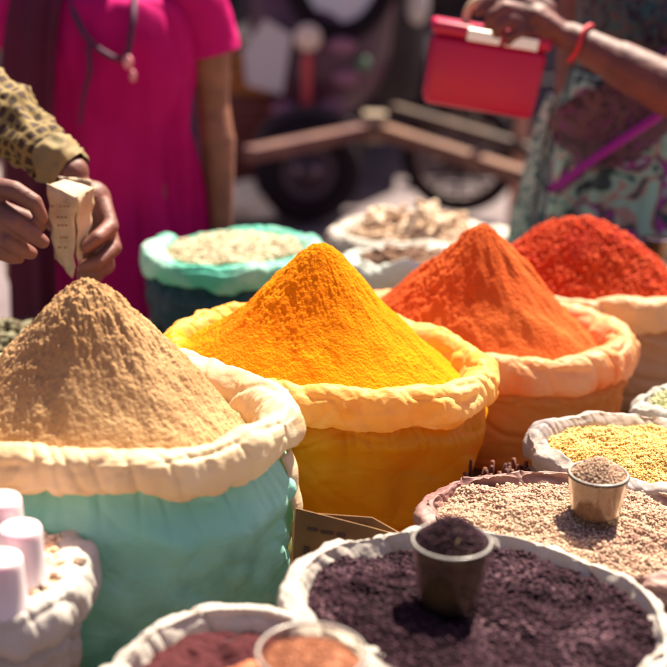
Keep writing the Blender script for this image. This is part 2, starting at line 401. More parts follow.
# --- brown powder, green sack
c_green = cloth('green_sack_cloth', (.32, .80, .62), (.46, .86, .72), trans=.3, rough=.4, bump=.5, stain=(.08, .28, .23), stainpos=(.56, .8))
c_cream = cloth('cream_collar_cloth', (.80, .58, .33), (.86, .74, .52), stain=(.76, .38, .10), trans=.25, stainpos=(.5, .62))
GS = sack('green_sack', 'tall mint green sack with cream rolled collar, filled with brown powder', -0.275, 1.534, 0.965, 0.229, 0.172, c_green, c_cream,
     tilt=(1, 0), hc=.062, seed=1, lump=.006, crease=.006, bulge=.02, thick=.045, bcrease=.0045, wob=.012)
brown = powder('brown_powder', (.32, .16, .065), (.54, .34, .17), bs=200, nscale=5)
heap('brown_powder_heap', 'tall cone of light brown ground spice with a crumbly top', -0.29, 1.536, 0.922, 0.19, 0.136, cone(.186, .17, .02), brown, big=.010, patchy=1, seed=1,
     rough=.0048, gully=.006, clump=.0024, fine=.0020, tilt=(1, 0))
# pale strip painting the sunlit right edge of the green sack
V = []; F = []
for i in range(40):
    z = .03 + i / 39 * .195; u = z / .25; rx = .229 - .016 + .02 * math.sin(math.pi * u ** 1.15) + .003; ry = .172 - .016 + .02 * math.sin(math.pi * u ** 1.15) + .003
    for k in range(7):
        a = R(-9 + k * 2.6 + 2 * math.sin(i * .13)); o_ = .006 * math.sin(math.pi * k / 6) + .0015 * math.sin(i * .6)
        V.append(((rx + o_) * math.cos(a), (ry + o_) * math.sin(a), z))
edge_strip = obj('sunlit_edge_strip', V, grid_faces(40, 7, False), c_cream, GS); edge_strip['label'] = 'pale strip painted as the sunlit edge'; _m = edge_strip.modifiers.new('s', 'SOLIDIFY'); _m.thickness = .002
# --- turmeric
c_yel = cloth('yellow_sack_cloth', (.90, .36, .003), (.90, .45, .012), trans=.4, rough=.45, nscale=4)
c_yelc = cloth('yellow_collar_cloth', (.86, .48, .08), (.88, .66, .28), stain=(.84, .38, .01), trans=.35, stainpos=(.46, .6))
sack('yellow_sack', 'golden yellow sack with crumpled collar, filled with turmeric', -0.008, 1.835, 0.93, 0.226, 0.174, c_yel, c_yelc,
     rot=-6, tilt=(3.5, 0), hc=.058, seed=2, lump=.006, crease=.007, bulge=.012, thick=.04, bcrease=.0045, wob=.008, inner=.10)
turm = powder('turmeric_powder', (.80, .175, .002), (.86, .27, .003), bs=300, nscale=6)
heap('turmeric_heap', 'bright yellow cone of turmeric powder rising from the yellow sack', -0.02, 1.835, 0.898, 0.202, 0.146, cone(.178, .12, .09), turm, big=.006, patchy=1, seed=2,
     rough=.0035, gully=.004, clump=.0013, fine=.0012, tilt=(3.5, 0))
# --- orange chilli powder
c_or = cloth('orange_sack_cloth', (.78, .27, .04), (.84, .38, .09), trans=.3, rough=.5, nscale=4)
c_orc = cloth('peach_collar_cloth', (.82, .42, .16), (.86, .62, .36), stain=(.80, .24, .05), trans=.35, stainpos=(.48, .64))
sack('peach_sack', 'peach coloured sack with rolled collar, filled with orange chilli powder', 0.253, 2.084, 0.885, 0.22, 0.154, c_or, c_orc,
     rot=-5, tilt=(3, 0), hc=.062, seed=3, lump=.006, crease=.007, bulge=.012, thick=.045, bcrease=.0045, wob=.009)
orange = powder('orange_chilli_powder', (.46, .055, .012), (.66, .15, .035), bs=240, nscale=6)
heap('orange_powder_heap', 'pointed cone of orange red chilli powder between the yellow and scarlet heaps', 0.226, 2.084, 0.852, 0.197, 0.126, cone(.182, .16, .01), orange, big=.008, patchy=1, seed=3,
     rough=.005, gully=.007, clump=.0024, tilt=(3, 0))
# --- scarlet flakes
c_rd = cloth('tan_sack_cloth', (.66, .38, .18), (.72, .46, .26), trans=.3, nscale=4)
c_rdc = cloth('pale_collar_cloth', (.74, .48, .25), (.80, .62, .40), stain=(.76, .30, .06), trans=.35, stainpos=(.52, .66))
sack('tan_sack', 'pale tan sack at the back right, filled with scarlet chilli flakes', 0.473, 2.322, 0.89, 0.216, 0.138, c_rd, c_rdc,
     rot=-4, tilt=(1, 0), hc=.06, seed=4, bulge=.012, thick=.045)
scar = powder('scarlet_chilli', (.50, .03, .008), (.62, .08, .015), bs=120, nscale=40)
scarg = grainmat('scarlet_flakes', [(.46, .022, .008), (.58, .045, .012), (.68, .11, .025), (.52, .035, .010)], .6)
heap('scarlet_flake_heap', 'rounded heap of coarse scarlet chilli flakes at the back right', 0.425, 2.325, 0.862, 0.2, 0.115, cone(.130, .45, -.02), scar, big=.006, seed=4,
     rough=.006, gully=.006, clump=.005, grains=(11000, .0055, .0033, scarg), tilt=(1, 0))
# --- teal sack of seeds
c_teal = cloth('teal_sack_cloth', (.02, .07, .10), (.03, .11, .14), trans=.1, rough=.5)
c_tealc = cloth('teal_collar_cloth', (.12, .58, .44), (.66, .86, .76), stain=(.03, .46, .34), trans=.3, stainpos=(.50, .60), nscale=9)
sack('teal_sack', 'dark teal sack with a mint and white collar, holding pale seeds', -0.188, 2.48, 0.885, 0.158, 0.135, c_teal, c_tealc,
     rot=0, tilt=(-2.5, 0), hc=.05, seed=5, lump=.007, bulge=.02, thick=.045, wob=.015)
seedg = grainmat('pale_seeds', [(.42, .36, .22), (.58, .52, .34), (.66, .58, .44), (.34, .30, .18)], .7)
seedb = mat('pale_seed_base', (.36, .31, .2), 1)
heap('pale_seed_heap', 'pale greenish seeds filling the teal sack', -0.188, 2.48, 0.873, 0.124, 0.106, flat_(0, .012), seedb, 'seeds', seed=5, tilt=(-2.5, 0), nr=60, nth=160,
     grains=(5200, .009, .004, seedg))
# --- ginger sack
c_w = cloth('white_sack_cloth', (.58, .52, .46), (.72, .67, .60), trans=.25)
c_wm = cloth('mint_white_cloth', (.74, .80, .74), (.84, .84, .78), stain=(.30, .70, .56), trans=.3, stainpos=(.56, .66))
sack('white_sack', 'white sack furthest back, heaped with dried ginger roots', 0.173, 2.815, 0.83, 0.18, 0.122, c_w, c_w, base=.64,
     hc=.05, seed=6, lump=.008, bulge=.01, thick=.04, wob=.014)
sack('mint_white_sack', 'small white and mint sack between the turmeric and ginger, holding brown pods', 0.138, 2.575, 0.845, 0.12, 0.085, c_wm, c_wm,
     hc=.06, seed=7, lump=.010, bulge=.01, thick=.04, wob=.02)
podg = grainmat('brown_pods', [(.10, .05, .035), (.20, .11, .07), (.32, .2, .13)], .7)
podb = mat('pod_base', (.10, .06, .04), 1)
heap('brown_pod_heap', 'dark brown dried pods in the small white and mint sack', 0.138, 2.575, 0.828, 0.085, 0.052, flat_(0, .01), podb, 'spice heap', seed=7, nr=40, nth=120,
     grains=(500, .020, .011, podg))
# --- front row
c_wh2 = cloth('dusty_white_cloth', (.54, .48, .43), (.68, .63, .56), stain=(.42, .31, .29), trans=.25, stainpos=(.6, .75))
sack('white_cloth_sack', 'wide white sack in the front, full of dark tea leaves with a glass in it', 0.16, 1.262, 0.855, 0.2, 0.165, c_wh2, c_wh2,
     rot=-11, tilt=(2, 0), hc=.04, seed=8, lump=.005, crease=.008, bulge=.01, thick=.022, wob=.010, inner=.05)
leafg = grainmat('dark_leaves', [(.008, .002, .004), (.020, .006, .012), (.060, .024, .038), (.011, .003, .007), (.17, .09, .11)], .8)
leafb = mat('dark_leaf_base', (.02, .009, .014), 1)
heap('dark_tea_heap', 'dark purple brown tea leaves filling the wide white sack in front', 0.16, 1.262, 0.84, 0.182, 0.147, flat_(0, .014), leafb, 'tea leaves', rot=-11, tilt=(2, 0), seed=8, big=.010,
     nr=90, nth=240, rough=.008, clump=.004, grains=(26000, .0044, .0026, leafg))
c_pk = cloth('mauve_sack_cloth', (.32, .16, .15), (.50, .34, .28), trans=.25, stain=(.58, .44, .34), stainpos=(.5, .66))
sack('mauve_sack', 'dusty mauve sack at the right, full of beige seeds with a glass standing in it', 0.312, 1.495, 0.835, 0.2, 0.13, c_pk, c_pk,
     rot=-9, tilt=(2, 0), hc=.035, seed=9, lump=.006, crease=.009, bulge=.008, thick=.02, wob=.010, inner=.05)
tang = grainmat('beige_seeds', [(.36, .20, .14), (.54, .37, .25), (.60, .45, .32), (.42, .25, .18), (.28, .14, .11)], .7)
tanb = mat('beige_seed_base', (.58, .43, .31), 1, (.48, .32, .25), nscale=12)
heap('beige_seed_heap', 'beige and pinkish seeds filling the mauve sack', 0.312, 1.495, 0.824, 0.184, 0.114, flat_(0, .012), tanb, 'seeds', rot=-9, tilt=(2, 0), seed=9, big=.008,
     nr=90, nth=240, rough=.008, grains=(15000, .0046, .0026, tang))
c_gd = cloth('grey_white_cloth', (.44, .38, .37), (.68, .58, .44), trans=.25)
sack('grey_white_sack', 'grey and cream sack at the right edge, full of golden seeds', 0.434, 1.705, 0.84, 0.164, 0.118, c_gd, c_gd,
     rot=-7, tilt=(2, 0), hc=.045, seed=10, lump=.006, crease=.008, bulge=.01, thick=.028, wob=.010, inner=.05)
goldg = grainmat('golden_seeds', [(.66, .38, .10), (.78, .52, .18), (.80, .58, .24), (.60, .34, .09)], .6)
goldb = mat('golden_seed_base', (.55, .36, .12), 1)
heap('golden_seed_heap', 'golden yellow seeds in the sack at the right edge', 0.434, 1.705, 0.826, 0.142, 0.096, flat_(0, .012), goldb, 'seeds', rot=-7, tilt=(2, 0), seed=10,
     nr=60, nth=200, grains=(11000, .0042, .0023, goldg))
c_fn = cloth('pale_grey_cloth', (.48, .46, .41), (.64, .60, .53), trans=.25)
sack('pale_grey_sack', 'pale grey sack cut by the right edge, full of green fennel', 0.565, 1.89, 0.837, 0.12, 0.085, c_fn, c_fn,
     hc=.045, seed=11, lump=.006, crease=.008, thick=.03, wob=.012, inner=.05)
fng = grainmat('fennel_seeds', [(.34, .36, .15), (.50, .50, .26), (.60, .58, .36)], .7)
fnb = mat('fennel_base', (.36, .36, .18), 1)
heap('fennel_heap', 'pale green fennel seeds in the sack cut by the right edge', 0.565, 1.89, 0.827, 0.094, 0.062, flat_(0, .01), fnb, 'seeds', seed=11, nr=40, nth=120,
     grains=(3000, .0075, .003, fng))
sack('cream_cloth_sack', 'cream white sack at the bottom edge with maroon and coral powder', -0.074, 1.13, 0.86, 0.13, 0.11, c_wh2, c_wh2,
     rot=-4, tilt=(.5, 0), hc=.04, seed=12, lump=.006, crease=.009, bulge=.006, thick=.022, wob=.008, inner=.05)
mar = powder('maroon_powder', (.05, .014, .018), (.09, .026, .028), bs=180)
heap('maroon_powder_heap', 'dark maroon powder lying in the cream sack at the bottom edge', -.074, 1.13, .84, .111, .092, flat_(0, .004), mar, seed=12, nr=80, nth=240, rough=.005)
cor = powder('coral_powder', (.42, .13, .07), (.54, .20, .11), bs=180)
heap('coral_powder_heap', 'coral powder poured over the maroon powder in the cream sack', -.055, 1.10, .840, .080, .062, cone(.022, .5, -.05), cor, seed=13, nr=60, nth=200, rough=.005)
sack('soft_white_sack', 'thick rimmed white sack in the bottom left corner with cups in it', -0.368, 1.3, 0.872, 0.118, 0.112, c_w, c_w,
     hc=.055, seed=13, lump=.008, crease=.007, bulge=.006, thick=.05, wob=.012, inner=.07)
beang = grainmat('cream_beans', [(.66, .42, .26), (.78, .58, .40), (.84, .70, .54)], .5)
beanb = mat('bean_base', (.5, .34, .22), 1)
heap('cream_bean_heap', 'cream coloured chickpeas around the upturned cups', -0.345, 1.3, 0.862, 0.085, 0.075, flat_(0, .008), beanb, 'chickpeas', seed=13, nr=30, nth=90,
     grains=(650, .0095, .0085, beang))
# small bag of dark leaves behind the brown heap
sack('small_cream_sack', 'small cream sack at the left edge, half hidden behind the brown powder', -.565, 2.14, .80, .105, .095, c_w, c_w, hc=.035, seed=14, thick=.025, inner=.04)
drg = grainmat('dried_leaves', [(.06, .045, .03), (.14, .12, .07), (.26, .25, .16), (.10, .06, .04)], .8)
heap('dried_leaf_heap', 'dark dried leaves heaped in the small cream sack at the left edge', -.565, 2.14, .795, .082, .074, cone(.035, .3, 0), podb, 'dried leaves', seed=14, nr=30, nth=90,
     grains=(420, .034, .010, drg))

# ================================================================== GLASSES
glassM = bpy.data.materials.new('dusty_glass'); glassM.use_nodes = True
_b = glassM.node_tree.nodes['Principled BSDF']; _b.inputs['Transmission Weight'].default_value = 1; _b.inputs['Roughness'].default_value = .05
_b.inputs['Base Color'].default_value = (.93, .90, .82, 1); _b.inputs['IOR'].default_value = 1.45
rimM = mat('frosted_rim', (.80, .76, .70), .25); rimM.node_tree.nodes['Principled BSDF'].inputs['Transmission Weight'].default_value = .55
def tumbler(label, x, y, z, rt, rb, h, M_fill, M_gr, filllabel, gr=(500, .006, .0035), mound=.016, tilt=(0, 0), fill_top=.0):
    t = thing('glass_tumbler', label, 'glass', (x, y, z), 0, 'measuring glasses in the sacks'); t.rotation_euler = (R(tilt[0]), R(tilt[1]), 0)
    th = .0032
    prof = [(0.0005, 0), (rb - .004, 0), (rb - .001, .001), (rb, .004), (rb + .0002, .010)]
    for k in range(1, 9):
        f = k / 8; prof.append((rb + (rt - rb) * f, .010 + (h - .013) * f))
    prof += [(rt + .0008, h - .001), (rt - .0006, h), (rt - th + .0008, h - .0008), (rt - th, h - .004)]
    for k in range(7, -1, -1):
        f = k / 8; prof.append((rb + (rt - rb) * f - th, .012 + (h - .016) * f))
    prof += [(rb - th - .004, .0105), (.0005, .0100)]
    V, F = lathe(prof, 72); V = np.array(V)
    obj('bowl', V, F, glassM, t)
    V, F, _ = tube([((rt - th * .5) * math.cos(a), (rt - th * .5) * math.sin(a), h) for a in np.linspace(0, 2 * math.pi, 65)], [.0013] * 65, seg=10, cap=False); obj('rim', V, F, rimM, t)
    # fill
    n = 72; rings = []
    for f in np.linspace(0, 1, 6): rings.append(((rb + (rt - rb) * f - th - .0006), .0125 + (h - .0165 - fill_top) * f))
    prof2 = [(.0004, .0122)] + rings; V2, F2 = lathe(prof2, n); V2 = list(V2)
    rtop, ztop = rings[-1]; nr = 26
    for i in range(1, nr + 1):
        q = 1 - i / nr
        for j in range(n):
            a = 2 * math.pi * j / n; V2.append((rtop * q * math.cos(a), rtop * q * math.sin(a), ztop + mound * (1 - q ** 1.6)))
    V2 = np.array(V2); F2 = grid_faces(len(prof2) + nr, n)
    k0 = len(prof2) * n; V2[k0:, 2] += .0025 * fbm(V2[k0:] * 90 + x * 50, 3)
    mi = np.zeros(len(F2), int); Vg = []; GF = []
    N, gl, gw = gr; a = RNG.rand(N) * 2 * math.pi; q = np.sqrt(RNG.rand(N)) * 1.0; 
    base = len(V2)
    for i in range(N):
        c = Vector((rtop * q[i] * math.cos(a[i]), rtop * q[i] * math.sin(a[i]), ztop + mound * (1 - q[i] ** 1.6) + random.random() * gw * .8))
        d = Vector((random.gauss(0, 1), random.gauss(0, 1), random.gauss(0, .5))).normalized(); s1 = d.orthogonal().normalized(); s2 = d.cross(s1)
        b0 = base + len(Vg)
        Vg += [c + d * gl / 2, c - d * gl / 2, c + s1 * gw / 2, c + s2 * gw / 2, c - s1 * gw / 2, c - s2 * gw / 2]
        for e in ((0, 2, 3), (0, 3, 4), (0, 4, 5), (0, 5, 2), (1, 3, 2), (1, 4, 3), (1, 5, 4), (1, 2, 5)): GF.append(tuple(b0 + k for k in e))
    o = obj('measured_' + ('tea' if 'tea' in filllabel else 'spice'), list(V2) + Vg, F2 + GF, [M_fill, M_gr], mi=np.concatenate([mi, np.ones(len(GF), int)]))
    o.location = (x, y, z); o.rotation_euler = t.rotation_euler; tag(o, filllabel, 'glass filling')
    return t
olive = mat('tea_in_glass', (.10, .062, .030), 1, (.05, .030, .018), nscale=30, bump=.5, bscale=200)
g1 = at(452, 608, 1.235); print('glass1', g1)
tumbler('clear tumbler heaped with dark tea, standing on the tea leaves', .126, 1.262, .842, .0415, .031, .086, olive, leafg, 'dark tea leaves heaped over the rim of the tumbler', (1100, .006, .0035), .026, (0, 0))
tanfill = powder('beige_in_glass', (.34, .17, .10), (.46, .28, .17), bs=200)
tumbler('clear tumbler heaped with beige seeds, standing on the beige seeds', .318, 1.495, .832, .036, .0285, .066, tanfill, tang, 'beige seeds heaped over the rim of the tumbler', (1100, .0045, .0026), .022)
corfill = powder('coral_in_glass', (.32, .12, .065), (.46, .20, .12), bs=300, nscale=40)
tumbler('clear tumbler brimming with coral powder at the bottom edge', -.012, 1.075, .85, .050, .038, .062, corfill, corfill, 'coral powder filling the tumbler at the bottom edge', (1500, .003, .0025), .010, (0, 0), .010)
# upturned cups
cupM = mat('pink_white_plastic', (.84, .58, .62), .35, (.86, .72, .72), nscale=10, sub=(.3, (.02, .01, .01), .5))
for i, (x, y, Yd, lab) in enumerate([(0, 497, 1.30, 'rearmost of three upturned pinkish white cups'), (20, 526, 1.262, 'middle upturned pinkish white cup, furthest right of the three'), (0, 556, 1.215, 'front upturned pinkish white cup, cut by the left edge')]):
    p = at(x, y, Yd)
    V, F = lathe([(.0005, .0), (.017, .0), (.0205, -.001), (.022, -.004), (.0225, -.010), (.0235, -.03), (.026, -.055), (.027, -.058), (.0265, -.06), (.0245, -.055), (.021, -.01), (.0005, -.006)], 48)
    V = np.array(V) + np.array([0, 0, .06])
    o = obj('upturned_cup', V, F, cupM); o.location = (p.x, p.y, p.z - .06); tag(o, lab, 'cup', 'upturned cups in the white sack')

# printed paper bag between the sacks
paper = mat('brown_printed_paper', (.20, .10, .035), .8, (.32, .17, .06), nscale=9, bump=.2, bscale=40)
ink = mat('print_ink', (.10, .05, .03), .8)
pb = thing('paper_packet', 'folded brown printed paper packet standing between green and yellow sacks', 'paper packet', (.028, 1.475, TZ), R(-12))
def sheet(bm, pts, th=.0015):
    vs = [bm.verts.new(p) for p in pts]; f = bm.faces.new(vs)
    r = bmesh.ops.extrude_face_region(bm, geom=[f]); 
    n = f.normal if f.normal.length else Vector((0, -1, 0)); f.normal_update(); n = f.normal.copy()
    for v in r['geom']:
        if isinstance(v, bmesh.types.BMVert): v.co += n * th
bm = bmesh.new(); sheet(bm, [(-.075, 0, 0), (.06, 0, 0), (.062, .012, .138), (.02, .012, .145), (-.072, .012, .158)]); bobj('front_sheet', bm, paper, pb)
bm = bmesh.new(); sheet(bm, [(-.068, .014, 0), (.075, .014, 0), (.078, .018, .128), (.02, .02, .154), (-.066, .018, .150)]); bobj('back_sheet', bm, paper, pb)
for (x0, z0, w_, h_) in [(-.056, .132, .012, .004), (-.040, .130, .016, .004), (-.020, .129, .010, .005), (.012, .122, .014, .003), (-.060, .095, .007, .016), (-.038, .093, .010, .008), (-.006, .1, .02, .003)]:
    bm = bmesh.new(); box(bm, (x0, -.0035 + z0 * .087, z0), (x0 + w_, -.0005 + z0 * .087, z0 + h_), .0012); bobj('faded_print', bm, ink, pb)
# bundle of dried stalks
stk = [mat('dried_stalk', (.07, .014, .01), .6), mat('dried_stalk_pale', (.17, .05, .025), .6)]
random.seed(11); V = []; F = []; mi = []
for i in range(110):
    bx, by = random.uniform(-.035, .055), random.uniform(-.025, .025); tx, ty = bx * 1.2 + random.uniform(-.05, .05), by + random.uniform(-.01, .02)
    h = random.uniform(.06, .112)
    v, f, _ = tube([(bx, by, 0), ((bx + tx) / 2 + random.uniform(-.006, .006), (by + ty) / 2, h / 2), (tx, ty, h)], [.0035, .004, .003], seg=6, sub=3)
    b0 = len(V); V += v; F += [tuple(b0 + k for k in q) for q in f]; mi += [i % 2] * len(f)
o = obj('dried_stalk_bundle', V, F, stk, mi=mi); o.location = (.235, 1.73, TZ); tag(o, 'dark red dried stalks wedged beside the yellow sack', 'dried stalks')

# ================================================================== ORGANIC BODIES
def capsule(bm, a, b, ra, rb, seg=16, flat=None):
    a = Vector(a); b = Vector(b); d = b - a; L = d.length or 1e-6; ax = d.normalized() if d.length > 1e-6 else Vector((0, 0, 1))
    s1 = ax.orthogonal().normalized() if flat is None else (Vector(flat[0]) - ax * Vector(flat[0]).dot(ax)).normalized(); s2 = ax.cross(s1)
    fl = 1 if flat is None else flat[1]
    rings = []
    for k in range(7): an = -math.pi / 2 + k * math.pi / 12; rings.append((a + ax * ra * math.sin(an), ra * math.cos(an)))
    for k in range(1, 7): an = k * math.pi / 12; rings.append((b + ax * rb * math.sin(an), rb * math.cos(an)))
    vs = []
    for c, r in rings:
        r = max(r, 1e-4); vs.append([bm.verts.new(c + (s1 * math.cos(2 * math.pi * j / seg) + s2 * fl * math.sin(2 * math.pi * j / seg)) * r) for j in range(seg)])
    for i in range(len(vs) - 1):
        for j in range(seg): bm.faces.new((vs[i][j], vs[i][(j + 1) % seg], vs[i + 1][(j + 1) % seg], vs[i + 1][j]))
    bm.faces.new(vs[0][::-1]); bm.faces.new(vs[-1])
def ball(bm, c, r):        # r: 3-tuple
    m = bmesh.ops.create_icosphere(bm, subdivisions=3, radius=1); 
    for v in m['verts']: v.co = Vector((v.co.x * r[0], v.co.y * r[1], v.co.z * r[2])) + Vector(c)
def chain(bm, pts, rad, **k):
    for i in range(len(pts) - 1): capsule(bm, pts[i], pts[i + 1], rad[i], rad[i + 1], **k)
def melt(name, bm, voxel, M, parent=None, smooth=4):
    me = bpy.data.meshes.new('tmp'); bmesh.ops.recalc_face_normals(bm, faces=bm.faces); bm.to_mesh(me); bm.free()
    t = bpy.data.objects.new('tmp', me); C.objects.link(t)
    r = t.modifiers.new('r', 'REMESH'); r.mode = 'VOXEL'; r.voxel_size = voxel
    s = t.modifiers.new('s', 'SMOOTH'); s.iterations = smooth; s.factor = .5
    bpy.context.view_layer.update()
    m2 = bpy.data.meshes.new_from_object(t.evaluated_get(bpy.context.evaluated_depsgraph_get())); bpy.data.objects.remove(t); bpy.data.meshes.remove(me)
    m2.name = name; m2.materials.clear(); m2.materials.append(M); m2.polygons.foreach_set('use_smooth', np.ones(len(m2.polygons), bool))
    o = bpy.data.objects.new(name, m2); C.objects.link(o)
    if parent: o.parent = parent
    return o
def skin(name, c): return mat(name, c, .58, tuple(x * .72 for x in c), nscale=22, bump=.5, bscale=70, sub=(.2, (.03, .012, .006), .3))
def head(bm, c, f):           # c: head centre, f: unit facing (horizontal)
    f = Vector(f).normalized(); s = Vector((-f.y, f.x, 0)); c = Vector(c)
    ball(bm, c + Vector((0, 0, .03)), (.078, .078, .088)); ball(bm, c + f * .018 - Vector((0, 0, .035)), (.058, .058, .068))
    capsule(bm, c + f * .045 - Vector((0, 0, .075)), c + f * .05 - Vector((0, 0, .07)), .024, .024)
    capsule(bm, c + f * .075 + Vector((0, 0, .018)), c + f * .095 - Vector((0, 0, .018)), .007, .012)
    capsule(bm, c + f * .066 - s * .018 - Vector((0, 0, .045)), c + f * .066 + s * .018 - Vector((0, 0, .045)), .009, .009)
    for k in (-1, 1):
        capsule(bm, c + s * k * .078 + Vector((0, 0, .018)), c + s * k * .076 - Vector((0, 0, .018)), .014, .009, flat=(f, .5))
        capsule(bm, c + f * .066 + s * k * .012 + Vector((0, 0, .034)), c + f * .06 + s * k * .042 + Vector((0, 0, .034)), .008, .007)
def face_bits(c, f, parent, hairM, hair=.1, bun=True):
    f = Vector(f).normalized(); s = Vector((-f.y, f.x, 0)); c = Vector(c)
    white = mat('eye_white', (.75, .72, .7), .3); dark = mat('iris', (.03, .015, .01), .2)
    for k in (-1, 1):
        p = c + f * .066 + s * k * .029 + Vector((0, 0, .012)); bm = bmesh.new(); ball(bm, p, (.012, .012, .010)); e = bobj('eye', bm, white, parent, True)
        bm = bmesh.new(); ball(bm, p + f * .009, (.0055, .0055, .0055)); bobj('iris', bm, dark, e, True)
    bm = bmesh.new(); ball(bm, c - f * .016 + Vector((0, 0, .042)), (.086, .086, .086))
    if bun: ball(bm, c - f * .10, (.045, .045, .045)); capsule(bm, c - f * .05, c - f * .07 - Vector((0, 0, .06)), .06, .03)
    melt('hair', bm, .006, hairM, parent)
hairM = mat('black_hair', (.012, .009, .009), .4)
def ringloft(name, rings, M, parent=None, seg=160, sub=10, fold=.006, ff=3.2, seed=0, vstretch=1.2, fadetop=True, thick=0):
    """cloth tube through horizontal ellipses (cx,cy,z,rx,ry); vertical folds grow towards the bottom"""
    Rg = np.array(rings, float); n = len(Rg); pts = []
    for i in range(n - 1):
        p0, p1, p2, p3 = Rg[max(i - 1, 0)], Rg[i], Rg[i + 1], Rg[min(i + 2, n - 1)]
        for k in range(sub):
            t = k / sub; pts.append(.5 * (2 * p1 + (p2 - p0) * t + (2 * p0 - 5 * p1 + 4 * p2 - p3) * t * t + (3 * p1 - p0 - 3 * p2 + p3) * t ** 3))
    pts.append(Rg[-1]); pts = np.array(pts); m = len(pts)
    th = np.linspace(0, 2 * math.pi, seg, endpoint=False); T = np.repeat(th[None], m, 0); U = np.repeat(np.linspace(0, 1, m)[:, None], seg, 1)
    q = np.stack([np.cos(T + .25 * U) * ff, np.sin(T + .25 * U) * ff, U * vstretch + seed], -1).reshape(-1, 3)
    q2 = np.stack([np.cos(T) * ff * .8, np.sin(T) * ff * .8, U * 6 + seed + 7], -1).reshape(-1, 3)
    d = (fold * (1.2 * fbm(q, 3) - ridge(q * 1.4, 2.2)) + fold * .6 * fbm(q2, 2)).reshape(m, seg) * (.35 + .65 * U if fadetop else 1)
    se = lambda v: np.sign(v) * np.abs(v) ** .88
    X = pts[:, 0:1] + (pts[:, 3:4] + d) * se(np.cos(T)); Y = pts[:, 1:2] + (pts[:, 4:5] + d) * se(np.sin(T)); Z = np.repeat(pts[:, 2:3], seg, 1)
    o = obj(name, np.stack([X, Y, Z], -1).reshape(-1, 3), grid_faces(m, seg), M, parent)
    if thick: s = o.modifiers.new('s', 'SOLIDIFY'); s.thickness = thick
    return o

# ---------------- woman in magenta
sk1 = skin('warm_brown_skin', (.30, .125, .075))
px, py = -.475, 2.93
W1 = thing('person', 'woman in a magenta short sleeved dress standing behind the table, hands at her sides', 'person', (px, py, 0))
hgt = 0
bm = bmesh.new()
capsule(bm, (-.07, 0, .86), (-.085, 0, .46), .085, .055); capsule(bm, (-.085, 0, .46), (-.085, .01, .08), .055, .036); capsule(bm, (-.085, 0, .035), (-.095, -.13, .03), .034, .028)
capsule(bm, (.07, 0, .86), (.085, 0, .46), .085, .055); capsule(bm, (.085, 0, .46), (.085, .01, .08), .055, .036); capsule(bm, (.085, 0, .035), (.095, -.13, .03), .034, .028)
capsule(bm, (-.05, 0, .88), (.05, 0, .88), .11, .11); capsule(bm, (0, 0, .88), (0, 0, 1.2), .12, .125, flat=((1, 0, 0), .8)); capsule(bm, (-.06, .01, 1.2), (.06, .01, 1.2), .10, .10)
capsule(bm, (-.14, .01, 1.31), (.14, .01, 1.31), .045, .045); capsule(bm, (0, .01, 1.3), (0, 0, 1.42), .05, .046)
head(bm, (0, -.015, 1.50), (.1, -1, 0))
for s in (-1, 1):
    chain(bm, [(s * .16, .01, 1.30), (s * .20, .02, 1.17), (s * .204, .035, 1.05), (s * .214, .02, .98), (s * .226, -.01, .79)], [.047, .044, .036, .040, .025], seg=16)
    hx = s * .230
    capsule(bm, (hx, -.015, .77), (hx, -.02, .715), .022, .034, flat=((0, 1, 0), .5))
    for j, (oy, ln) in enumerate([(-.035, .062), (-.012, .07), (.010, .066), (.030, .052)]):
        chain(bm, [(hx, oy - .012, .715), (hx + s * .004, oy - .014, .685), (hx - s * .004, oy - .014, .715 - ln)], [.0095, .009, .007], seg=10)
    chain(bm, [(hx, -.04, .75), (hx, -.06, .725), (hx - s * .005, -.066, .70)], [.012, .010, .008], seg=10)
melt('body', bm, .0065, sk1, W1)
face_bits((0, -.015, 1.50), (.1, -1, 0), W1, hairM)
mag = mat('magenta_cotton', (.62, .012, .175), .75, (.50, .006, .14), nscale=3, spec=.08, bump=.15, bscale=200, trans=.12)
magd = mat('maroon_scarf', (.07, .002, .022), .8, (.11, .003, .035), nscale=5, trans=.1)
ringloft('dress', [(0, .01, 1.285, .075, .085), (0, .01, 1.272, .150, .115), (0, 0, 1.20, .180, .135), (0, 0, 1.13, .178, .14), (0, 0, 1.02, .162, .125), (.0, 0, .90, .178, .135), (0, 0, .75, .195, .15), (0, 0, .55, .215, .165), (0, 0, .42, .225, .175)],
         mag, W1, fold=.016, ff=1.7, vstretch=2.2, seed=2, thick=.002)
for s in (-1, 1):
    tube_obj('sleeve', [(s * .12, .01, 1.315), (s * .165, .012, 1.28), (s * .188, .016, 1.22), (s * .202, .018, 1.165)], [.055, .062, .064, .062], mag, W1, seg=40, sub=8, cap=False, noise=.004, nf=18)
ringloft('trousers', [(0, 0, .60, .17, .12), (0, 0, .4, .17, .11), (0, 0, .12, .15, .085)], magd, W1, fold=.006, seed=3)
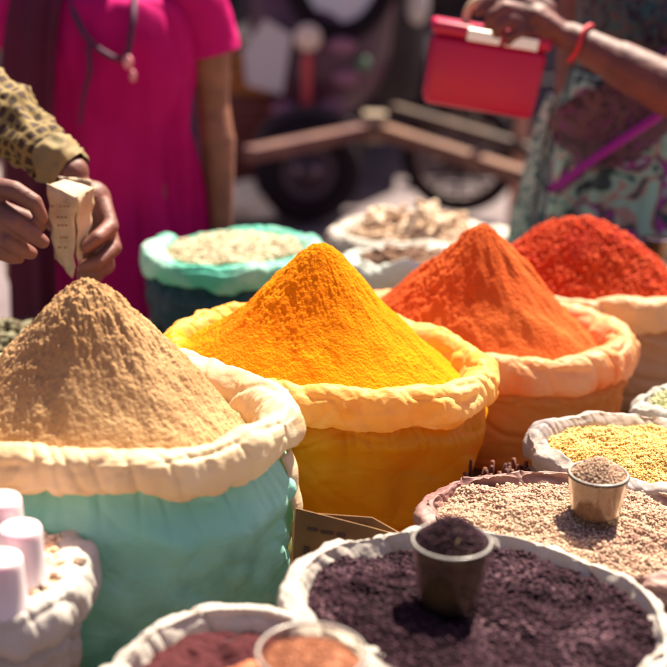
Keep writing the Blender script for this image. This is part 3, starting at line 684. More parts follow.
# scarf over the shoulder hanging in front (viewer's left)
def strip(name, pts, wdt, M, parent, n=40, m=26, fold=.012, seed=0, depth=(0, -1, 0)):
    P = [Vector(p) for p in pts]; k = len(P); V = []; UV = []
    D = Vector(depth)
    for i in range(n):
        t = i / (n - 1) * (k - 1); a = min(int(t), k - 2); f = t - a
        p0, p1, p2, p3 = P[max(a - 1, 0)], P[a], P[a + 1], P[min(a + 2, k - 1)]
        c = .5 * ((2 * p1) + (p2 - p0) * f + (2 * p0 - 5 * p1 + 4 * p2 - p3) * f * f + (3 * p1 - p0 - 3 * p2 + p3) * f ** 3)
        wd = wdt[a] * (1 - f) + wdt[min(a + 1, len(wdt) - 1)] * f
        d = (P[a + 1] - P[a]).normalized(); s = d.cross(D).normalized()
        for j in range(m):
            u = j / (m - 1) - .5; V.append(c + s * (u * wd) + D * (.012 * math.cos(u * math.pi) + fold * math.sin(u * 11 + i * .06 + seed + 2 * math.sin(u * 5 + i * .05)))); UV.append((u + .5, i / n))
    o = obj(name, V, grid_faces(n, m, False), M, parent, uv=UV); s = o.modifiers.new('s', 'SOLIDIFY'); s.thickness = .0025
    return o
strip('scarf', [(-.10, .12, 1.28), (-.115, .04, 1.375), (-.13, -.10, 1.30), (-.15, -.155, 1.12), (-.15, -.17, .9), (-.155, -.18, .6)], [.10, .10, .10, .11, .10, .10], magd, W1, fold=.006)
cordM = mat('dark_cord', (.07, .01, .05), .7)
nk = thing('necklace', 'dark beaded cord necklace with a small pink pendant on the magenta dress', 'necklace', (px, py, 0))
def lc(x, y, d=2.77): 
    p = at(x, y, d); return (p.x - px, p.y - py, p.z)
tube_obj('cord', [(-.05, .06, 1.37), (-.062, 0, 1.36), lc(70, -10, 2.86), lc(78, 22, 2.80), lc(96, 47, 2.77), lc(124, 58, 2.77), lc(133, 20, 2.79), lc(136, -12, 2.86), (.062, .0, 1.36), (.05, .06, 1.37)], [.0055] * 10, cordM, nk, seg=10, sub=8, noise=.0015, nf=120)
tube_obj('cord', [lc(88, 46), lc(90, 70), lc(84, 95), lc(80, 125)], [.005, .005, .004, .003], cordM, nk, seg=10, sub=6)
bm = bmesh.new(); ball(bm, lc(128, 62, 2.765), (.010, .008, .014)); ball(bm, lc(133, 76, 2.765), (.006, .006, .012)); bobj('pendant', bm, mat('pink_pendant', (.75, .30, .32), .4), nk, True)

# ---------------- vendor on the left with the paper cone
sk2 = skin('deep_brown_skin', (.20, .075, .055))
vx, vy = -.90, 2.22
VN = thing('person', 'person at the left edge in a mustard checked shirt, handing over a folded paper packet', 'person', (0, 0, 0))
bm = bmesh.new()
for s in (-1, 1):
    capsule(bm, (vx, vy + s * .09, .86), (vx, vy + s * .10, .47), .085, .058); capsule(bm, (vx, vy + s * .10, .47), (vx - .01, vy + s * .10, .08), .058, .036); capsule(bm, (vx, vy + s * .10, .035), (vx + .14, vy + s * .11, .03), .036, .03)
capsule(bm, (vx, vy, .9), (vx, vy, 1.25), .13, .14, flat=((0, 1, 0), .75)); capsule(bm, (vx, vy - .14, 1.38), (vx, vy + .14, 1.38), .055, .055); capsule(bm, (vx, vy, 1.36), (vx + .02, vy, 1.49), .055, .052)
head(bm, (vx + .03, vy, 1.57), (1, 0, -.2))
# far arm (plaid sleeve, palm behind the packet)
wr = at(72, 172, 2.06); el = Vector((-.66, 2.22, 1.245))
chain(bm, [(vx + .0, vy + .17, 1.37), el, wr], [.05, .042, .026])
F_ = lambda x, y, d: at(x, y, d)
capsule(bm, wr, F_(92, 205, 2.045), .024, .030, flat=((0, 1, 0), .6)); capsule(bm, F_(92, 200, 2.045), F_(100, 236, 2.03), .030, .028)
capsule(bm, F_(84, 215, 2.045), F_(88, 250, 2.03), .022, .022)
chain(bm, [F_(104, 205, 2.03), F_(111, 226, 2.0), F_(97, 238, 1.962), F_(86, 247, 1.955)], [.0135, .0125, .0115, .0095], seg=12)
chain(bm, [F_(106, 222, 2.03), F_(114, 248, 1.995), F_(98, 262, 1.96), F_(84, 266, 1.957)], [.0135, .0125, .011, .0095], seg=12)
chain(bm, [F_(103, 236, 2.03), F_(108, 266, 1.995), F_(96, 274, 1.965), F_(82, 275, 1.963)], [.013, .0115, .0105, .009], seg=12)
chain(bm, [F_(98, 246, 2.035), F_(98, 276, 2.0), F_(88, 284, 1.975), F_(80, 284, 1.97)], [.012, .010, .009, .008], seg=12)
chain(bm, [F_(76, 190, 2.04), F_(60, 205, 2.04), F_(52, 225, 2.025)], [.014, .012, .010], seg=12)
# near arm: bare forearm from the left edge, fingers reaching for the packet
wn = at(-62, 205, 1.92); en = Vector((-.80, 2.02, 1.12))
chain(bm, [(vx, vy - .17, 1.37), en, wn], [.05, .042, .027])
capsule(bm, wn, F_(-20, 200, 1.90), .028, .034, flat=((0, 0, 1), .75)); capsule(bm, F_(-30, 215, 1.90), F_(-2, 225, 1.895), .036, .030)
chain(bm, [F_(-12, 186, 1.90), F_(14, 190, 1.885), F_(34, 202, 1.882), F_(42, 218, 1.884)], [.0155, .014, .0125, .0100], seg=12)
chain(bm, [F_(-8, 205, 1.895), F_(16, 222, 1.872), F_(32, 234, 1.872), F_(43, 242, 1.876)], [.0155, .0145, .0125, .0100], seg=12)
chain(bm, [F_(-12, 225, 1.895), F_(8, 240, 1.875), F_(22, 249, 1.878), F_(31, 253, 1.885)], [.015, .0135, .012, .010], seg=12)
chain(bm, [F_(-16, 240, 1.90), F_(0, 252, 1.885), F_(12, 257, 1.89), F_(19, 258, 1.895)], [.0135, .012, .011, .009], seg=12)
chain(bm, [F_(-20, 200, 1.92), F_(8, 212, 1.94), F_(27, 218, 1.945), F_(40, 226, 1.94)], [.016, .014, .012, .010], seg=12)
melt('body', bm, .0033, sk2, VN, smooth=5)
face_bits((vx + .03, vy, 1.57), (1, 0, 0), VN, hairM, bun=False)
# checked cloth
pl = bpy.data.materials.new('mustard_check'); pl.use_nodes = True; N = pl.node_tree.nodes; L = pl.node_tree.links; b = N['Principled BSDF']; b.inputs['Roughness'].default_value = .8
uvn = N.new('ShaderNodeUVMap'); sp = N.new('ShaderNodeSeparateXYZ'); tcn = N.new('ShaderNodeTexCoord'); nn = N.new('ShaderNodeTexNoise'); nn.inputs['Scale'].default_value = 22; L.new(tcn.outputs['Object'], nn.inputs['Vector']); vm = N.new('ShaderNodeVectorMath'); vm.operation = 'MULTIPLY_ADD'; vm.inputs[1].default_value = (.10, .022, 0); L.new(nn.outputs['Color'], vm.inputs[0]); L.new(uvn.outputs[0], vm.inputs[2]); L.new(vm.outputs[0], sp.inputs[0])
def stripes(sock, freq, lo):
    a = N.new('ShaderNodeMath'); a.operation = 'MULTIPLY'; a.inputs[1].default_value = freq; L.new(sock, a.inputs[0])
    s = N.new('ShaderNodeMath'); s.operation = 'SINE'; L.new(a.outputs[0], s.inputs[0])
    g = N.new('ShaderNodeMapRange'); g.inputs[1].default_value = lo; g.inputs[2].default_value = lo + .5; L.new(s.outputs[0], g.inputs[0]); return g.outputs[0]
sa = stripes(sp.outputs[0], 2 * math.pi * 15, -.75); sb = stripes(sp.outputs[1], 2 * math.pi / .016, -.65)
mu = N.new('ShaderNodeMath'); mu.operation = 'MULTIPLY'; L.new(sa, mu.inputs[0]); L.new(sb, mu.inputs[1])
mx = N.new('ShaderNodeMix'); mx.data_type = 'RGBA'; mx.inputs[6].default_value = (.22, .15, .045, 1); mx.inputs[7].default_value = (.05, .022, .010, 1)
L.new(mu.outputs[0], mx.inputs[0]); L.new(mx.outputs[2], b.inputs['Base Color'])
muscuff = mat('mustard_cuff', (.20, .155, .07), .8, (.26, .18, .07), nscale=20)
cf = wr.lerp(el, .10)
tube_obj('sleeve', [wr.lerp(el, .12), wr.lerp(el, .3), wr.lerp(el, .6), el, Vector((vx + .0, vy + .17, 1.37)).lerp(el, .5), (vx - .0, vy + .15, 1.39)], [.036, .043, .054, .062, .070, .075], pl, VN, seg=96, sub=16, cap=False, noise=.010, nf=22, nseed=3)
tube_obj('cuff', [wr.lerp(el, .0), wr.lerp(el, .06), wr.lerp(el, .15)], [.030, .036, .040], muscuff, VN, seg=48, sub=8, cap=False, noise=.005, nf=40)
tube_obj('sleeve', [wn.lerp(en, .35), wn.lerp(en, .6), en, Vector((vx, vy - .17, 1.37)).lerp(en, .5), (vx, vy - .15, 1.39)], [.045, .055, .066, .07, .075], pl, VN, seg=96, sub=16, cap=False, noise=.008, nf=22, nseed=6)
ringloft('shirt', [(vx, vy, 1.44, .07, .09), (vx, vy, 1.40, .11, .18), (vx, vy, 1.25, .145, .20), (vx, vy, 1.05, .15, .19), (vx, vy, .82, .155, .20)], muscuff, VN, fold=.008, seed=8, thick=.002)
ringloft('trousers', [(vx, vy, .9, .13, .17), (vx, vy, .6, .12, .17), (vx, vy, .1, .08, .15)], mat('dark_trousers', (.04, .04, .05), .8), VN, fold=.006, seed=9)
# folded paper packet (held: its own thing)
pp = mat('beige_news_paper', (.42, .31, .20), .8, (.54, .42, .29), nscale=25, bump=.15, bscale=90)
pp2 = mat('paper_print', (.18, .09, .06), .8, (.26, .14, .09), nscale=60)
pk = thing('folded_packet', 'open beige folded paper packet with faint print held between two hands', 'paper packet', (0, 0, 0))
bm = bmesh.new()
A = [at(47, 183, 1.95), at(76, 197, 1.935), at(74, 278, 1.955), at(55, 258, 1.965)]         # front panel
B = [at(76, 197, 1.935), at(95, 186, 1.975), at(90, 225, 1.975), at(78, 274, 1.96)]          # side panel
Cc = [at(58, 176, 1.99), at(90, 180, 1.995), at(94, 200, 1.985), at(62, 205, 1.995)]         # back flap
Dd = [at(49, 185, 1.955), at(63, 180, 1.985), at(93, 189, 1.978), at(77, 199, 1.94)]
for q in (A, B, Cc, Dd):
    vs = [bm.verts.new(p) for p in q]; bm.faces.new(vs)
bmesh.ops.subdivide_edges(bm, edges=bm.edges, cuts=6, use_grid_fill=True)
for v in bm.verts: v.co.y += .0022 * math.sin(v.co.z * 150 + v.co.x * 90) + .0016 * math.sin(v.co.z * 310 - v.co.x * 260); v.co.x += .0018 * math.sin(v.co.z * 210)
o = bobj('paper', bm, pp, pk, True); s = o.modifiers.new('s', 'SOLIDIFY'); s.thickness = .0015
bm = bmesh.new()
for (x0, y0, x1, y1) in [(51, 205, 71, 212), (53, 216, 72, 220), (54, 224, 72, 232), (57, 236, 72, 241), (58, 246, 68, 250)]:
    for k in range(5):
        if (k * 7 + y0) % 4 == 0: continue
        xa = x0 + (x1 - x0) * k / 5; xb = xa + (x1 - x0) / 7
        vs = [bm.verts.new(at(*p)) for p in ((xa, y0, 1.931), (xb, y0 + .6, 1.929), (xb, y0 + 2.6, 1.931), (xa, y0 + 2, 1.933))]; bm.faces.new(vs)
bobj('faded_print', bm, pp2, pk)

# ---------------- woman in the sari
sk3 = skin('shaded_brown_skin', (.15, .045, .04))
sx, sy = .66, 2.90
SW = thing('person', 'woman in a patterned teal and purple sari at the right, holding a red bag', 'person', (0, 0, 0))
bm = bmesh.new()
for s in (-1, 1):
    capsule(bm, (sx + s * .09, sy, .86), (sx + s * .09, sy, .47), .09, .06); capsule(bm, (sx + s * .09, sy, .47), (sx + s * .09, sy, .08), .06, .038); capsule(bm, (sx + s * .09, sy, .035), (sx + s * .1 - .03, sy - .14, .03), .036, .03)
capsule(bm, (sx, sy, .9), (sx, sy, 1.22), .15, .14, flat=((1, 0, 0), .8)); capsule(bm, (sx - .15, sy, 1.36), (sx + .15, sy, 1.36), .055, .055); capsule(bm, (sx, sy, 1.36), (sx - .01, sy, 1.47), .052, .048)
head(bm, (sx - .02, sy - .02, 1.555), (-.6, -.8, 0))
we = at(570, 38, 2.60); ee = at(668, 92, 2.54); sh_ = Vector((sx + .17, sy - .02, 1.36))
ee = Vector((ee.x + .01, ee.y, ee.z))
chain(bm, [sh_, ee, we], [.056, .050, .029])
capsule(bm, ee, ee.lerp(we, .5), .050, .043)
capsule(bm, we, F_(540, 18, 2.61), .028, .036, flat=((0, 1, 0), .65)); capsule(bm, F_(545, 28, 2.61), F_(526, 14, 2.615), .032, .03)
chain(bm, [F_(528, 4, 2.61), F_(508, -4, 2.60), F_(488, 2, 2.59), F_(478, 12, 2.585)], [.0145, .013, .012, .010], seg=12)
chain(bm, [F_(528, 14, 2.60), F_(505, 8, 2.575), F_(492, 16, 2.57), F_(488, 25, 2.575)], [.0145, .013, .012, .010], seg=12)
chain(bm, [F_(530, 24, 2.60), F_(510, 20, 2.57), F_(500, 26, 2.565), F_(497, 34, 2.57)], [.014, .013, .012, .010], seg=12)
chain(bm, [F_(535, 32, 2.60), F_(520, 32, 2.575), F_(512, 37, 2.57), F_(508, 42, 2.575)], [.013, .011, .010, .009], seg=12)
chain(bm, [F_(548, 8, 2.62), F_(528, -6, 2.63), F_(508, 0, 2.63), F_(496, 10, 2.62)], [.016, .014, .012, .010], seg=12)
# other arm hangs
chain(bm, [(sx - .17, sy, 1.36), (sx - .16, sy + .06, 1.10), (sx - .05, sy - .1, 1.06)], [.055, .045, .03]); capsule(bm, (sx - .05, sy - .1, 1.06), (sx + .02, sy - .15, 1.06), .028, .034, flat=((0, 0, 1), .6))
for k in range(4): chain(bm, [(sx + .02, sy - .15, 1.085 - k * .018), (sx + .06, sy - .165, 1.085 - k * .018), (sx + .09, sy - .15, 1.08 - k * .018)], [.009, .009, .008], seg=10)
melt('body', bm, .0042, sk3, SW, smooth=5)
face_bits((sx - .02, sy - .02, 1.555), (-.6, -.8, 0), SW, hairM)
def patterned(name, dark, mint, purple, pinkish, scale=14):
    m = bpy.data.materials.new(name); m.use_nodes = True; N = m.node_tree.nodes; L = m.node_tree.links; b = N['Principled BSDF']; b.inputs['Roughness'].default_value = .65; b.inputs['Sheen Weight'].default_value = .2
    tc = N.new('ShaderNodeTexCoord')
    def mask(nd, out, lo, hi, sc, dist=0, kind='N'):
        pass
    n1 = N.new('ShaderNodeTexNoise'); n1.inputs['Scale'].default_value = scale; n1.inputs['Detail'].default_value = 1; n1.inputs['Distortion'].default_value = 1.2; L.new(tc.outputs['Object'], n1.inputs['Vector'])
    r = N.new('ShaderNodeValToRGB'); r.color_ramp.interpolation = 'CONSTANT'
    E = r.color_ramp.elements; E[0].position = 0; E[0].color = (*dark, 1); E[1].position = .42; E[1].color = (*mint, 1)
    e = E.new(.50); e.color = (*pinkish, 1); e = E.new(.56); e.color = (*dark, 1); e = E.new(.62); e.color = (*purple, 1); e = E.new(.68); e.color = (*mint, 1)
    L.new(n1.outputs['Fac'], r.inputs[0]); L.new(r.outputs[0], b.inputs['Base Color']); return m
sariA = patterned('sari_print', (.015, .05, .055), (.26, .50, .40), (.30, .02, .26), (.36, .24, .20), 13)
sariB = patterned('blouse_print', (.006, .010, .015), (.02, .09, .085), (.03, .006, .04), (.09, .06, .05), 26)
sariD = patterned('sari_dark_print', (.03, .008, .025), (.10, .05, .08), (.14, .012, .15), (.13, .06, .06), 34)
pleatM = patterned('sari_pleat_print', (.06, .16, .15), (.34, .54, .44), (.30, .44, .38), (.36, .42, .36), 30)
purp = mat('purple_border', (.34, .008, .30), .6)
ringloft('blouse', [(sx, sy, 1.41, .12, .075), (sx, sy, 1.37, .19, .105), (sx, sy, 1.28, .19, .14), (sx, sy, 1.20, .18, .14), (sx, sy, 1.12, .17, .13)], sariB, SW, fold=.005, seed=12, thick=.002)
ringloft('sari_skirt', [(sx, sy, 1.16, .185, .15), (sx - .005, sy, 1.05, .20, .165), (sx - .01, sy, .9, .225, .185), (sx - .02, sy, .75, .25, .20), (sx - .02, sy, .5, .27, .22), (sx - .02, sy, .08, .30, .25)], sariA, SW, fold=.014, seed=13, ff=4, thick=.002)
tube_obj('blouse_sleeve', [(sx + .13, sy, 1.37), (sx + .17, sy - .02, 1.345), sh_.lerp(ee, .38)], [.06, .068, .062], sariB, SW, seg=40, sub=8, cap=False, noise=.003)
def sw(x, y, d): return at(x, y, d)
strip('sari_fold', [sw(690, 60, 2.70), sw(640, 108, 2.68), sw(590, 135, 2.69), sw(566, 150, 2.74)], [.10, .15, .17, .12], sariD, SW, fold=.004, seed=2)
strip('sari_border', [sw(700, 88, 2.66), sw(655, 118, 2.645), sw(600, 155, 2.655), sw(556, 186, 2.70), sw(540, 192, 2.78)], [.022, .020, .018, .016, .014], purp, SW, fold=.0015, m=8)
strip('sari_pleats', [sw(556, 95, 2.74), sw(546, 130, 2.735), sw(534, 190, 2.72), sw(526, 240, 2.71), sw(520, 340, 2.70)], [.03, .045, .06, .075, .09], pleatM, SW, fold=.007, seed=4)
bg = thing('bangle', 'thin red thread bangle around the wrist of the sari woman', 'bangle', (0, 0, 0))
wc = we.lerp(ee, .10); ax = (ee - we).normalized(); s1 = ax.orthogonal().normalized(); s2 = ax.cross(s1)
V, F, _ = tube([wc + (s1 * math.cos(a) + s2 * math.sin(a)) * .0365 + ax * .003 * math.sin(3 * a) for a in np.linspace(0, 2 * math.pi, 33)], [.0045] * 33, seg=10, sub=1, cap=False)
obj('ring', V, F, mat('red_thread', (.55, .02, .04), .6), bg)
# red bag
redM = mat('red_plastic', (.46, .0, .060), .4, (.40, .0, .05), nscale=4); creamM = mat('cream_strap', (.62, .46, .30), .5)
RB = thing('red_bag', 'glossy red box shaped handbag held up by the sari woman', 'handbag', (0, 0, 0))
o_ = at(484, 68, 2.62); ux = (at(545, 78, 2.62) - at(424, 58, 2.62)).normalized(); uz = Vector((.12, 0, 1)).normalized(); uy = Vector((0, 1, 0)); uz = (uz - ux * uz.dot(ux)).normalized(); uy = uz.cross(ux)
Mx = Matrix((ux, uy, uz)).transposed()
bm = bmesh.new(); box(bm, (-.108, -.035, -.078), (.108, .035, .050), .012)
for v in bm.verts:
    if v.co.z < 0: v.co.x *= .97
    v.co = Mx @ v.co + o_
bobj('case', bm, redM, RB, True)
bm = bmesh.new(); box(bm, (-.112, -.038, .0515), (.112, .038, .076), .008)
for v in bm.verts: v.co = Mx @ v.co + o_
bobj('lid', bm, redM, RB, True)
V, F, _ = tube([o_ + Mx @ Vector(p) for p in [(-.05, 0, .07), (-.048, 0, .105), (-.02, 0, .125), (.03, 0, .12), (.06, 0, .10), (.065, 0, .07)]], [.008] * 6, seg=12, sub=6)
obj('handle', V, F, creamM, RB)
steel = mat('bright_steel', (.85, .82, .76), .25, metal=1)
for k in (-.045, .025):
    bm = bmesh.new(); box(bm, (k - .002, -.0415, .050), (k + .060, -.0385, .072), .001)  # bright strips on the lid stand in for sun glare on the plastic
    for v in bm.verts: v.co = Mx @ v.co + o_
    bobj('lid_glare', bm, steel, RB)

# ================================================================== GINGER
ging = mat('dried_ginger', (.50, .35, .24), .8, (.70, .56, .42), nscale=40, bump=.5, bscale=90)
gm = []
for k in range(3):
    random.seed(50 + k); bm = bmesh.new(); p = Vector((-.03, 0, 0)); 
    pts = [p]; 
    for i in range(3): pts.append(pts[-1] + Vector((random.uniform(.014, .026), random.uniform(-.012, .012), random.uniform(-.008, .008))))
    chain(bm, pts, [.012, .015, .013, .010], seg=10)
    for i in (1, 2, 3): d = Vector((random.uniform(-.01, .01), random.choice((-1, 1)) * random.uniform(.016, .026), random.uniform(-.004, .012))); capsule(bm, pts[i], pts[i] + d, .012, .009, seg=10)
    o = melt('ginger_root', bm, .003, ging, None, 2); gm.append(o)
random.seed(8); first = [True] * 3
gb = heap('ginger_crumb_bed', 'broken ginger pieces lining the white sack under the roots', 0.173, 2.815, 0.818, 0.142, 0.086, flat_(0, .02), mat('ginger_base', (.4, .28, .19), 1), 'ginger pieces', seed=6, nr=30, nth=90, grains=(500, .02, .011, grainmat('ginger_bits', [(.45, .30, .2), (.62, .46, .33), (.72, .58, .45)], .8)))
def put_ginger(i, loc, rot, lab):
    s = gm[i]
    if first[i]: o = s; first[i] = False
    else: o = s.copy(); C.objects.link(o)
    o.location = loc; o.rotation_euler = rot; o.scale = (.8, .8, .8)
    tag(o, lab, 'ginger root', 'dried ginger roots in the white sack'); return o
put_ginger(0, at(420, 214, 2.78), (0, R(80), 0), 'pale ginger root standing upright on top of the pile')
put_ginger(1, at(408, 226, 2.76), (.3, R(-50), .5), 'ginger root leaning against the upright root')
GL = ['at the far rim', 'at the near rim', 'at the left rim', 'at the right rim', 'in the middle']
for i in range(13):
    a = random.uniform(0, 6.28); q = math.sqrt(random.random()) * .9
    put_ginger(i % 3, (.173 + .12 * q * math.cos(a), 2.815 + .075 * q * math.sin(a), .838 + .012 * (1 - q) + random.uniform(0, .006)), (random.uniform(-.5, .5), random.uniform(-.5, .5), random.uniform(0, 6.3)), 'knobbly dried ginger root lying in the pile in the furthest white sack')
# brass cup right back
brass = mat('dark_brass', (.20, .12, .08), .35, metal=.8)
sack('stuffed_sack', 'plain pale sack behind the scarlet flakes at the right edge', .66, 2.50, .83, .12, .085, c_w, c_w, hc=.03, seed=21, thick=.03)
cup = at(656, 262, 2.50)
cp = thing('brass_cup', 'small dark brass cup at the right edge behind the scarlet flakes', 'cup', (cup.x, cup.y, cup.z))
V, F = lathe([(.0005, 0), (.020, 0), (.022, .003), (.020, .012), (.024, .035), (.028, .045), (.029, .047), (.0265, .046), (.022, .034), (.018, .012), (.0005, .008)], 40); obj('bowl', V, F, brass, cp)
V, F = lathe([(.0005, .05), (.012, .052), (.020, .048), (.027, .0475), (.0265, .0465), (.0005, .0465)], 40); obj('lid', V, F, steel, cp)
bpy.data.objects.remove(cp.children[0]) if False else None
heap('rice_heap', 'white rice in the plain pale sack at the right edge', .66, 2.50, .822, .095, .062, flat_(0, .008), mat('rice_base', (.6, .56, .48), 1), 'rice', seed=22, nr=20, nth=60, grains=(900, .008, .003, grainmat('rice', [(.6, .56, .48), (.78, .74, .66)], .5)))

# ================================================================== BACKGROUND
def wheel(parent, c, r, tyre, ax, spokes=12, hubr=.04, wd=.03, M=None, disc=False):
    c = Vector(c); ax = Vector(ax).normalized(); s1 = Vector((0, 0, 1)); s1 = (s1 - ax * s1.dot(ax)).normalized(); s2 = ax.cross(s1)
    ring = lambda rad: [c + (s1 * math.cos(a) + s2 * math.sin(a)) * rad for a in np.linspace(0, 2 * math.pi, 49)]
    w0 = thing('wheel', None, None, (0, 0, 0)); w0.parent = parent
    V, F, _ = tube(ring(r - tyre), [tyre] * 49, seg=14, cap=False); obj('tyre', V, F, rubber, w0)
    V, F, _ = tube(ring(r - tyre * 2.1), [tyre * .45] * 49, seg=8, cap=False); obj('rim', V, F, M, w0)
    V, F, _ = tube([c - ax * wd, c + ax * wd], [hubr, hubr], seg=20); obj('hub', V, F, M, w0)
    if disc:
        V, F, _ = tube([c - ax * .012, c + ax * .012], [r - tyre * 2, r - tyre * 2], seg=40); obj('disc', V, F, M, w0)
    else:
        for k in range(spokes):
            a = 2 * math.pi * k / spokes; d = s1 * math.cos(a) + s2 * math.sin(a)
            V, F, _ = tube([c + d * hubr * .8, c + d * (r - tyre * 2)], [.009, .008], seg=8); obj('spoke', V, F, M, w0)
    return w0
# --- auto rickshaw, front view
mauve = mat('mauve_paint', (.10, .03, .06), .4, (.06, .02, .035), nscale=3); blk = mat('black_paint', (.018, .006, .011), .45)
red_p = mat('orange_red_paint', (.25, .04, .015), .5); silver = mat('silver', (.6, .58, .6), .3, metal=.6); glassd = mat('windscreen_glass', (.55, .56, .58), .15, spec=.8)
AR = thing('auto_rickshaw', 'mauve and black auto rickshaw parked across the street, seen from the front', 'auto rickshaw', (-.10, 6.35, 0), R(-4))
wheel(AR, (.0, -.42, .225), .235, .06, (-.25, 1, 0), M=mat('dark_hub', (.05, .025, .04), .5), hubr=.05, disc=True)
for k in (-1, 1):
    bm = bmesh.new(); ball(bm, (k * .045 - .0, -.47, .24), (.019, .012, .019)); bobj('hub_bolt', bm, mat('dull_bolt', (.22, .13, .17), .4), AR, True)
# nose shell
nose = [(0, .12, .42, .20, .22), (0, .1, .50, .26, .26), (0, .1, .62, .31, .3), (0, .12, .8, .33, .3), (0, .16, .95, .34, .28), (0, .2, 1.05, .36, .25)]
ringloft('nose', nose, mauve, AR, fold=.0, sub=8)
V, F, _ = tube([(-.24, -.36, .28), (-.17, -.36, .41), (0, -.34, .465), (.17, -.32, .41), (.24, -.30, .28)], [.02, .028, .03, .028, .02], seg=24, sub=6); obj('mudguard', V, F, blk, AR)
bm = bmesh.new(); box(bm, (-.44, .45, .35), (.46, 2.2, .95), .05); bobj('cabin', bm, blk, AR, True)
for a_, b_ in ((-.44, -.39), (.40, .45)):
    bm = bmesh.new(); box(bm, (a_, .35, .95), (b_, .42, 1.75), .01); bobj('pillar', bm, blk, AR)
bm = bmesh.new(); box(bm, (-.48, .3, 1.75), (.49, 2.2, 1.83), .035); bobj('roof', bm, blk, AR, True)
# windscreen: curved lower edge with fat black rubber
pts = [(.40 * math.cos(a) * 1.0, .0 + .12, 1.18 + .42 * math.sin(a)) for a in np.linspace(math.pi, 2 * math.pi, 25)]
pts = [(-.30, .02, 1.5), (-.29, .0, 1.2), (-.24, -.02, 1.05), (-.14, -.04, .93), (0, -.05, .89), (.14, -.04, .93), (.24, -.02, 1.05), (.29, .0, 1.2), (.30, .02, 1.5)]
pts = [(x * .82 + .10, y - .12, z - .10) for x, y, z in pts]
V, F, _ = tube(pts, [.045] * 9, seg=16, sub=6); obj('windscreen_rubber', V, F, rubber, AR)
bm = bmesh.new(); fr = [bm.verts.new(p) for p in pts]; bm.faces.new(fr); o = bobj('windscreen', bm, glassd, AR); s = o.modifiers.new('s', 'SOLIDIFY'); s.thickness = .006
for (x, y, z, r3, M, nm) in [(-.03, -.22, .77, (.06, .03, .06), mat('lamp_glass', (.7, .55, .45), .2), 'headlight'), (.21, -.17, .66, (.035, .02, .03), mat('green_lens', (.10, .20, .12), .3), 'indicator'), (-.26, -.13, .66, (.035, .02, .03), red_p, 'indicator'), (.33, -.10, 1.00, (.04, .02, .035), mat('cream_mirror', (.7, .6, .45), .3), 'mirror'), (.44, -.05, .90, (.05, .03, .08), mat('pale_mirror', (.55, .5, .45), .4), 'mirror')]:
    bm = bmesh.new(); ball(bm, (x, y, z), r3); bobj(nm, bm, M, AR, True)
bm = bmesh.new(); box(bm, (-.05, -.235, .42), (-.01, -.215, .70), .004); bobj('nose_stripe', bm, mat('red_stripe', (.5, .05, .06), .5), AR)
bm = bmesh.new(); sheet(bm, [(-.30, -.20, .55), (-.14, -.23, .52), (-.10, -.23, .78), (-.22, -.21, .84), (-.32, -.19, .70)], .006); bobj('number_panel', bm, mat('white_panel', (.50, .45, .46), .5), AR)
for (x, z) in [(.12, .74), (.14, .60), (-.13, .45), (.09, .47)]:
    bm = bmesh.new(); ball(bm, (x, -.215, z), (.06, .02, .035)); bobj('painted_boss', bm, mat('pink_boss', (.26, .10, .16), .5), AR, True)
for k in (-1, 1):
    wheel(AR, (k * .44, 1.8, .21), .215, .045, (1, 0, 0), M=silver, disc=True)
# --- handcart
HC = thing('handcart', 'wooden handcart with thin spoked wheels and long timber shafts on the street', 'handcart', (0, 0, 0))
A0, A1, B1 = atz(248, 155, .46), atz(374, 129, .46), atz(540, 182, .44)
for nm, p, q, M in (('shaft', A0, A1, mat('red_timber', (.10, .022, .018), .6, (.14, .045, .03), nscale=5)), ('shaft', A1 + Vector((.03, -.03, .0)), B1, wood_tan)):
    bm = bmesh.new(); beam_bm(bm, p, q, .06, .055); bobj(nm, bm, M, HC)
bm = bmesh.new(); box(bm, A1 - Vector((.05, .05, .05)), A1 + Vector((.05, .04, .07)), .01); bobj('joint_block', bm, mat('pale_block', (.25, .18, .12), .7), HC)
cdir = (B1 - A1).normalized()
p0 = atz(430, 145, .46)
bm = bmesh.new(); beam_bm(bm, A1 + Vector((.10, .55, -.02)), B1 + Vector((.10, .55, -.02)), .05, .05); bobj('shaft', bm, wood_dark, HC)
wc1 = atz(457, 213, 0); wheel(HC, (wc1.x, wc1.y, .265), .265, .030, (.15, 1, 0), spokes=10, hubr=.035, M=wood_dark)
wheel(HC, (wc1.x + .12, wc1.y + .75, .265), .265, .030, (.15, 1, 0), spokes=10, hubr=.035, M=wood_dark)
# --- bamboo post
b0 = atz(512, 245, 0); bp_ = thing('bamboo_pole', 'upright reddish bamboo pole beside the sari woman', 'pole', (b0.x, b0.y, 0))
tube_obj('cane', [(0, 0, -.02), (.01, 0, 1.0), (.015, 0, 2.3)], [.03, .028, .026], mat('bamboo', (.42, .20, .13), .6), bp_, seg=20, sub=12, noise=.001)
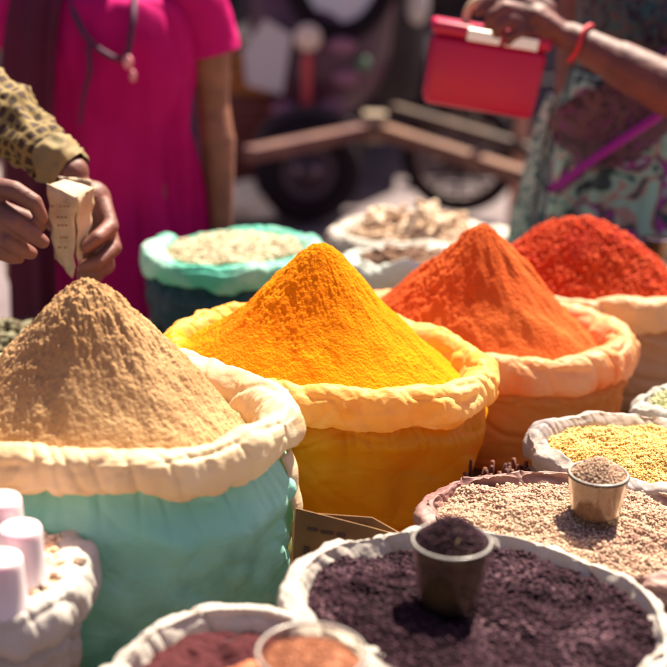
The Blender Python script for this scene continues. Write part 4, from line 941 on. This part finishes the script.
# --- sunlit bundles and crates further back
creamb = mat('cream_bag_cloth', (.66, .58, .42), .8, (.74, .68, .54), nscale=8, bump=.3)
def bundle(label, x, y, rx, ry, rz, M=creamb, seed=0, zlift=0, name='cloth_bundle'):
    bm = bmesh.new(); bmesh.ops.create_icosphere(bm, subdivisions=5, radius=1)
    A = np.array([v.co[:] for v in bm.verts]); d = 1 + .22 * fbm(A * 1.4 + seed, 3) - .10 * ridge(A * 2.4 + seed)
    for v, k in zip(bm.verts, d):
        c = v.co * float(k); v.co = Vector((c.x * rx, c.y * ry, max(c.z, -.75) * rz + .75 * rz))
    o = bobj(name, bm, M, None, True); p = atz(x, y, 0); o.location = (p.x, p.y, zlift); tag(o, label, 'bundle'); return o
bundle('crumpled cream bag lying in the sun on the street beside the rickshaw wheel', 250, 218, .15, .12, .10, seed=3)
bundle('long white sunlit sack lying on top of the crates across the street', 262, 190, .15, .11, .055, seed=5, zlift=.69)
bundle('small white sunlit bag on the street just behind the magenta sleeve', 232, 60, .12, .12, .10, seed=6)
bundle('pale sack standing behind the rickshaw, left of the red bag', 424, 90, .12, .12, .22, seed=8)
crM = mat('dark_red_crate', (.16, .03, .02), .6); crO = mat('orange_crate', (.40, .13, .02), .6)
def crate(label, x, y, wd, dp, ht, M, z=0, Yoff=0):
    p = atz(x, y, 0); t = thing('crate', label, 'crate', (p.x, p.y + Yoff, z), R(5), 'crates stacked across the street')
    n = 4
    for face, (ax0, ax1) in {'front_panel': (-1, 0), 'back_panel': (1, 0)}.items():
        bm = bmesh.new()
        for k in range(n): z0 = ht * k / n; box(bm, (-wd / 2, ax0 * dp / 2 - .008, z0 + .006), (wd / 2, ax0 * dp / 2 + .008, z0 + ht / n - .006), .002)
        bobj(face, bm, M, t)
    for s in (-1, 1):
        bm = bmesh.new()
        for k in range(n): z0 = ht * k / n; box(bm, (s * wd / 2 - .008, -dp / 2 + .01, z0 + .006), (s * wd / 2 + .008, dp / 2 - .01, z0 + ht / n - .006), .002)
        bobj('side_panel', bm, M, t)
    bm = bmesh.new(); box(bm, (-wd / 2 + .01, -dp / 2 + .01, .004), (wd / 2 - .01, dp / 2 - .01, .016)); bobj('bottom', bm, M, t)
crate('dark red slatted crate at the bottom of the stack beside the magenta woman', 250, 190, .34, .32, .24, crM)
crate('dark red slatted crate in the middle of the stack beside the magenta woman', 250, 190, .34, .32, .22, crM, z=.25)
crate('orange slatted crate on top of the stack beside the magenta woman', 250, 190, .34, .32, .20, crO, z=.48)
# --- parked motorcycles are hidden; dark row of shops, unseen canvas added to shade the street
def building():
    t = thing('shop_building', 'dark shop row closing the far side of the street', 'building', (0, 13.4, 0))
    bm = bmesh.new(); xs = [-12, -8.2, -7.8, -4.2, -3.8, -.3, .1, 3.6, 4.0, 7.6, 8, 12]
    for i in range(0, len(xs) - 1, 2): box(bm, (xs[i], 0, -.05), (xs[i] + (.4 if 0 < i < 10 else .4), .5, 2.6), .01)
    bobj('pier', bm, plaster, t)
    bm = bmesh.new(); box(bm, (-12, 0, 2.602), (12, 6, 6.2), .02); bobj('upper_wall', bm, plaster, t)
    bm = bmesh.new(); box(bm, (-12, 3, -.05), (12, 3.2, 2.6)); bobj('shop_interior', bm, dark_in, t)
    bm = bmesh.new(); box(bm, (-12, -.1, 2.45), (12, -.002, 2.75), .01); bobj('fascia', bm, red_p, t)
    for i in range(5):
        bm = bmesh.new(); x0 = -7.3 + i * 3.9; box(bm, (x0 - .4, .1, -.02), (x0 + 1.9, .16, .55), .005); bobj('shop_counter', bm, wood_dark, t)
building()
canv = mat('shade_canvas', (.16, .10, .09), .8, (.22, .14, .12), nscale=2)
def added_canopy(label, x0, x1, y0, y1, z):
    t = thing('added_canopy', label, 'added_canopy', (0, 0, 0))
    n = 30; V = []
    for i in range(n):
        for j in range(n):
            u, v = i / (n - 1), j / (n - 1); V.append((x0 + (x1 - x0) * u, y0 + (y1 - y0) * v, z + .25 * v - .18 * math.sin(math.pi * u) * math.sin(math.pi * v)))
    o = obj('canvas', V, grid_faces(n, n, False), canv, t); s = o.modifiers.new('s', 'SOLIDIFY'); s.thickness = .004
    for (x, y) in ((x0, y0), (x1, y0), (x0, y1), (x1, y1)):
        tube_obj('pole', [(x, y, -.02), (x, y, z + (.25 if y == y1 else 0))], [.03, .03], wood_dark, t, seg=12)
added_canopy('unseen dark canvas added to shade the street behind the parked rickshaw', -2.6, 2.9, 8.3, 11.6, 2.6)
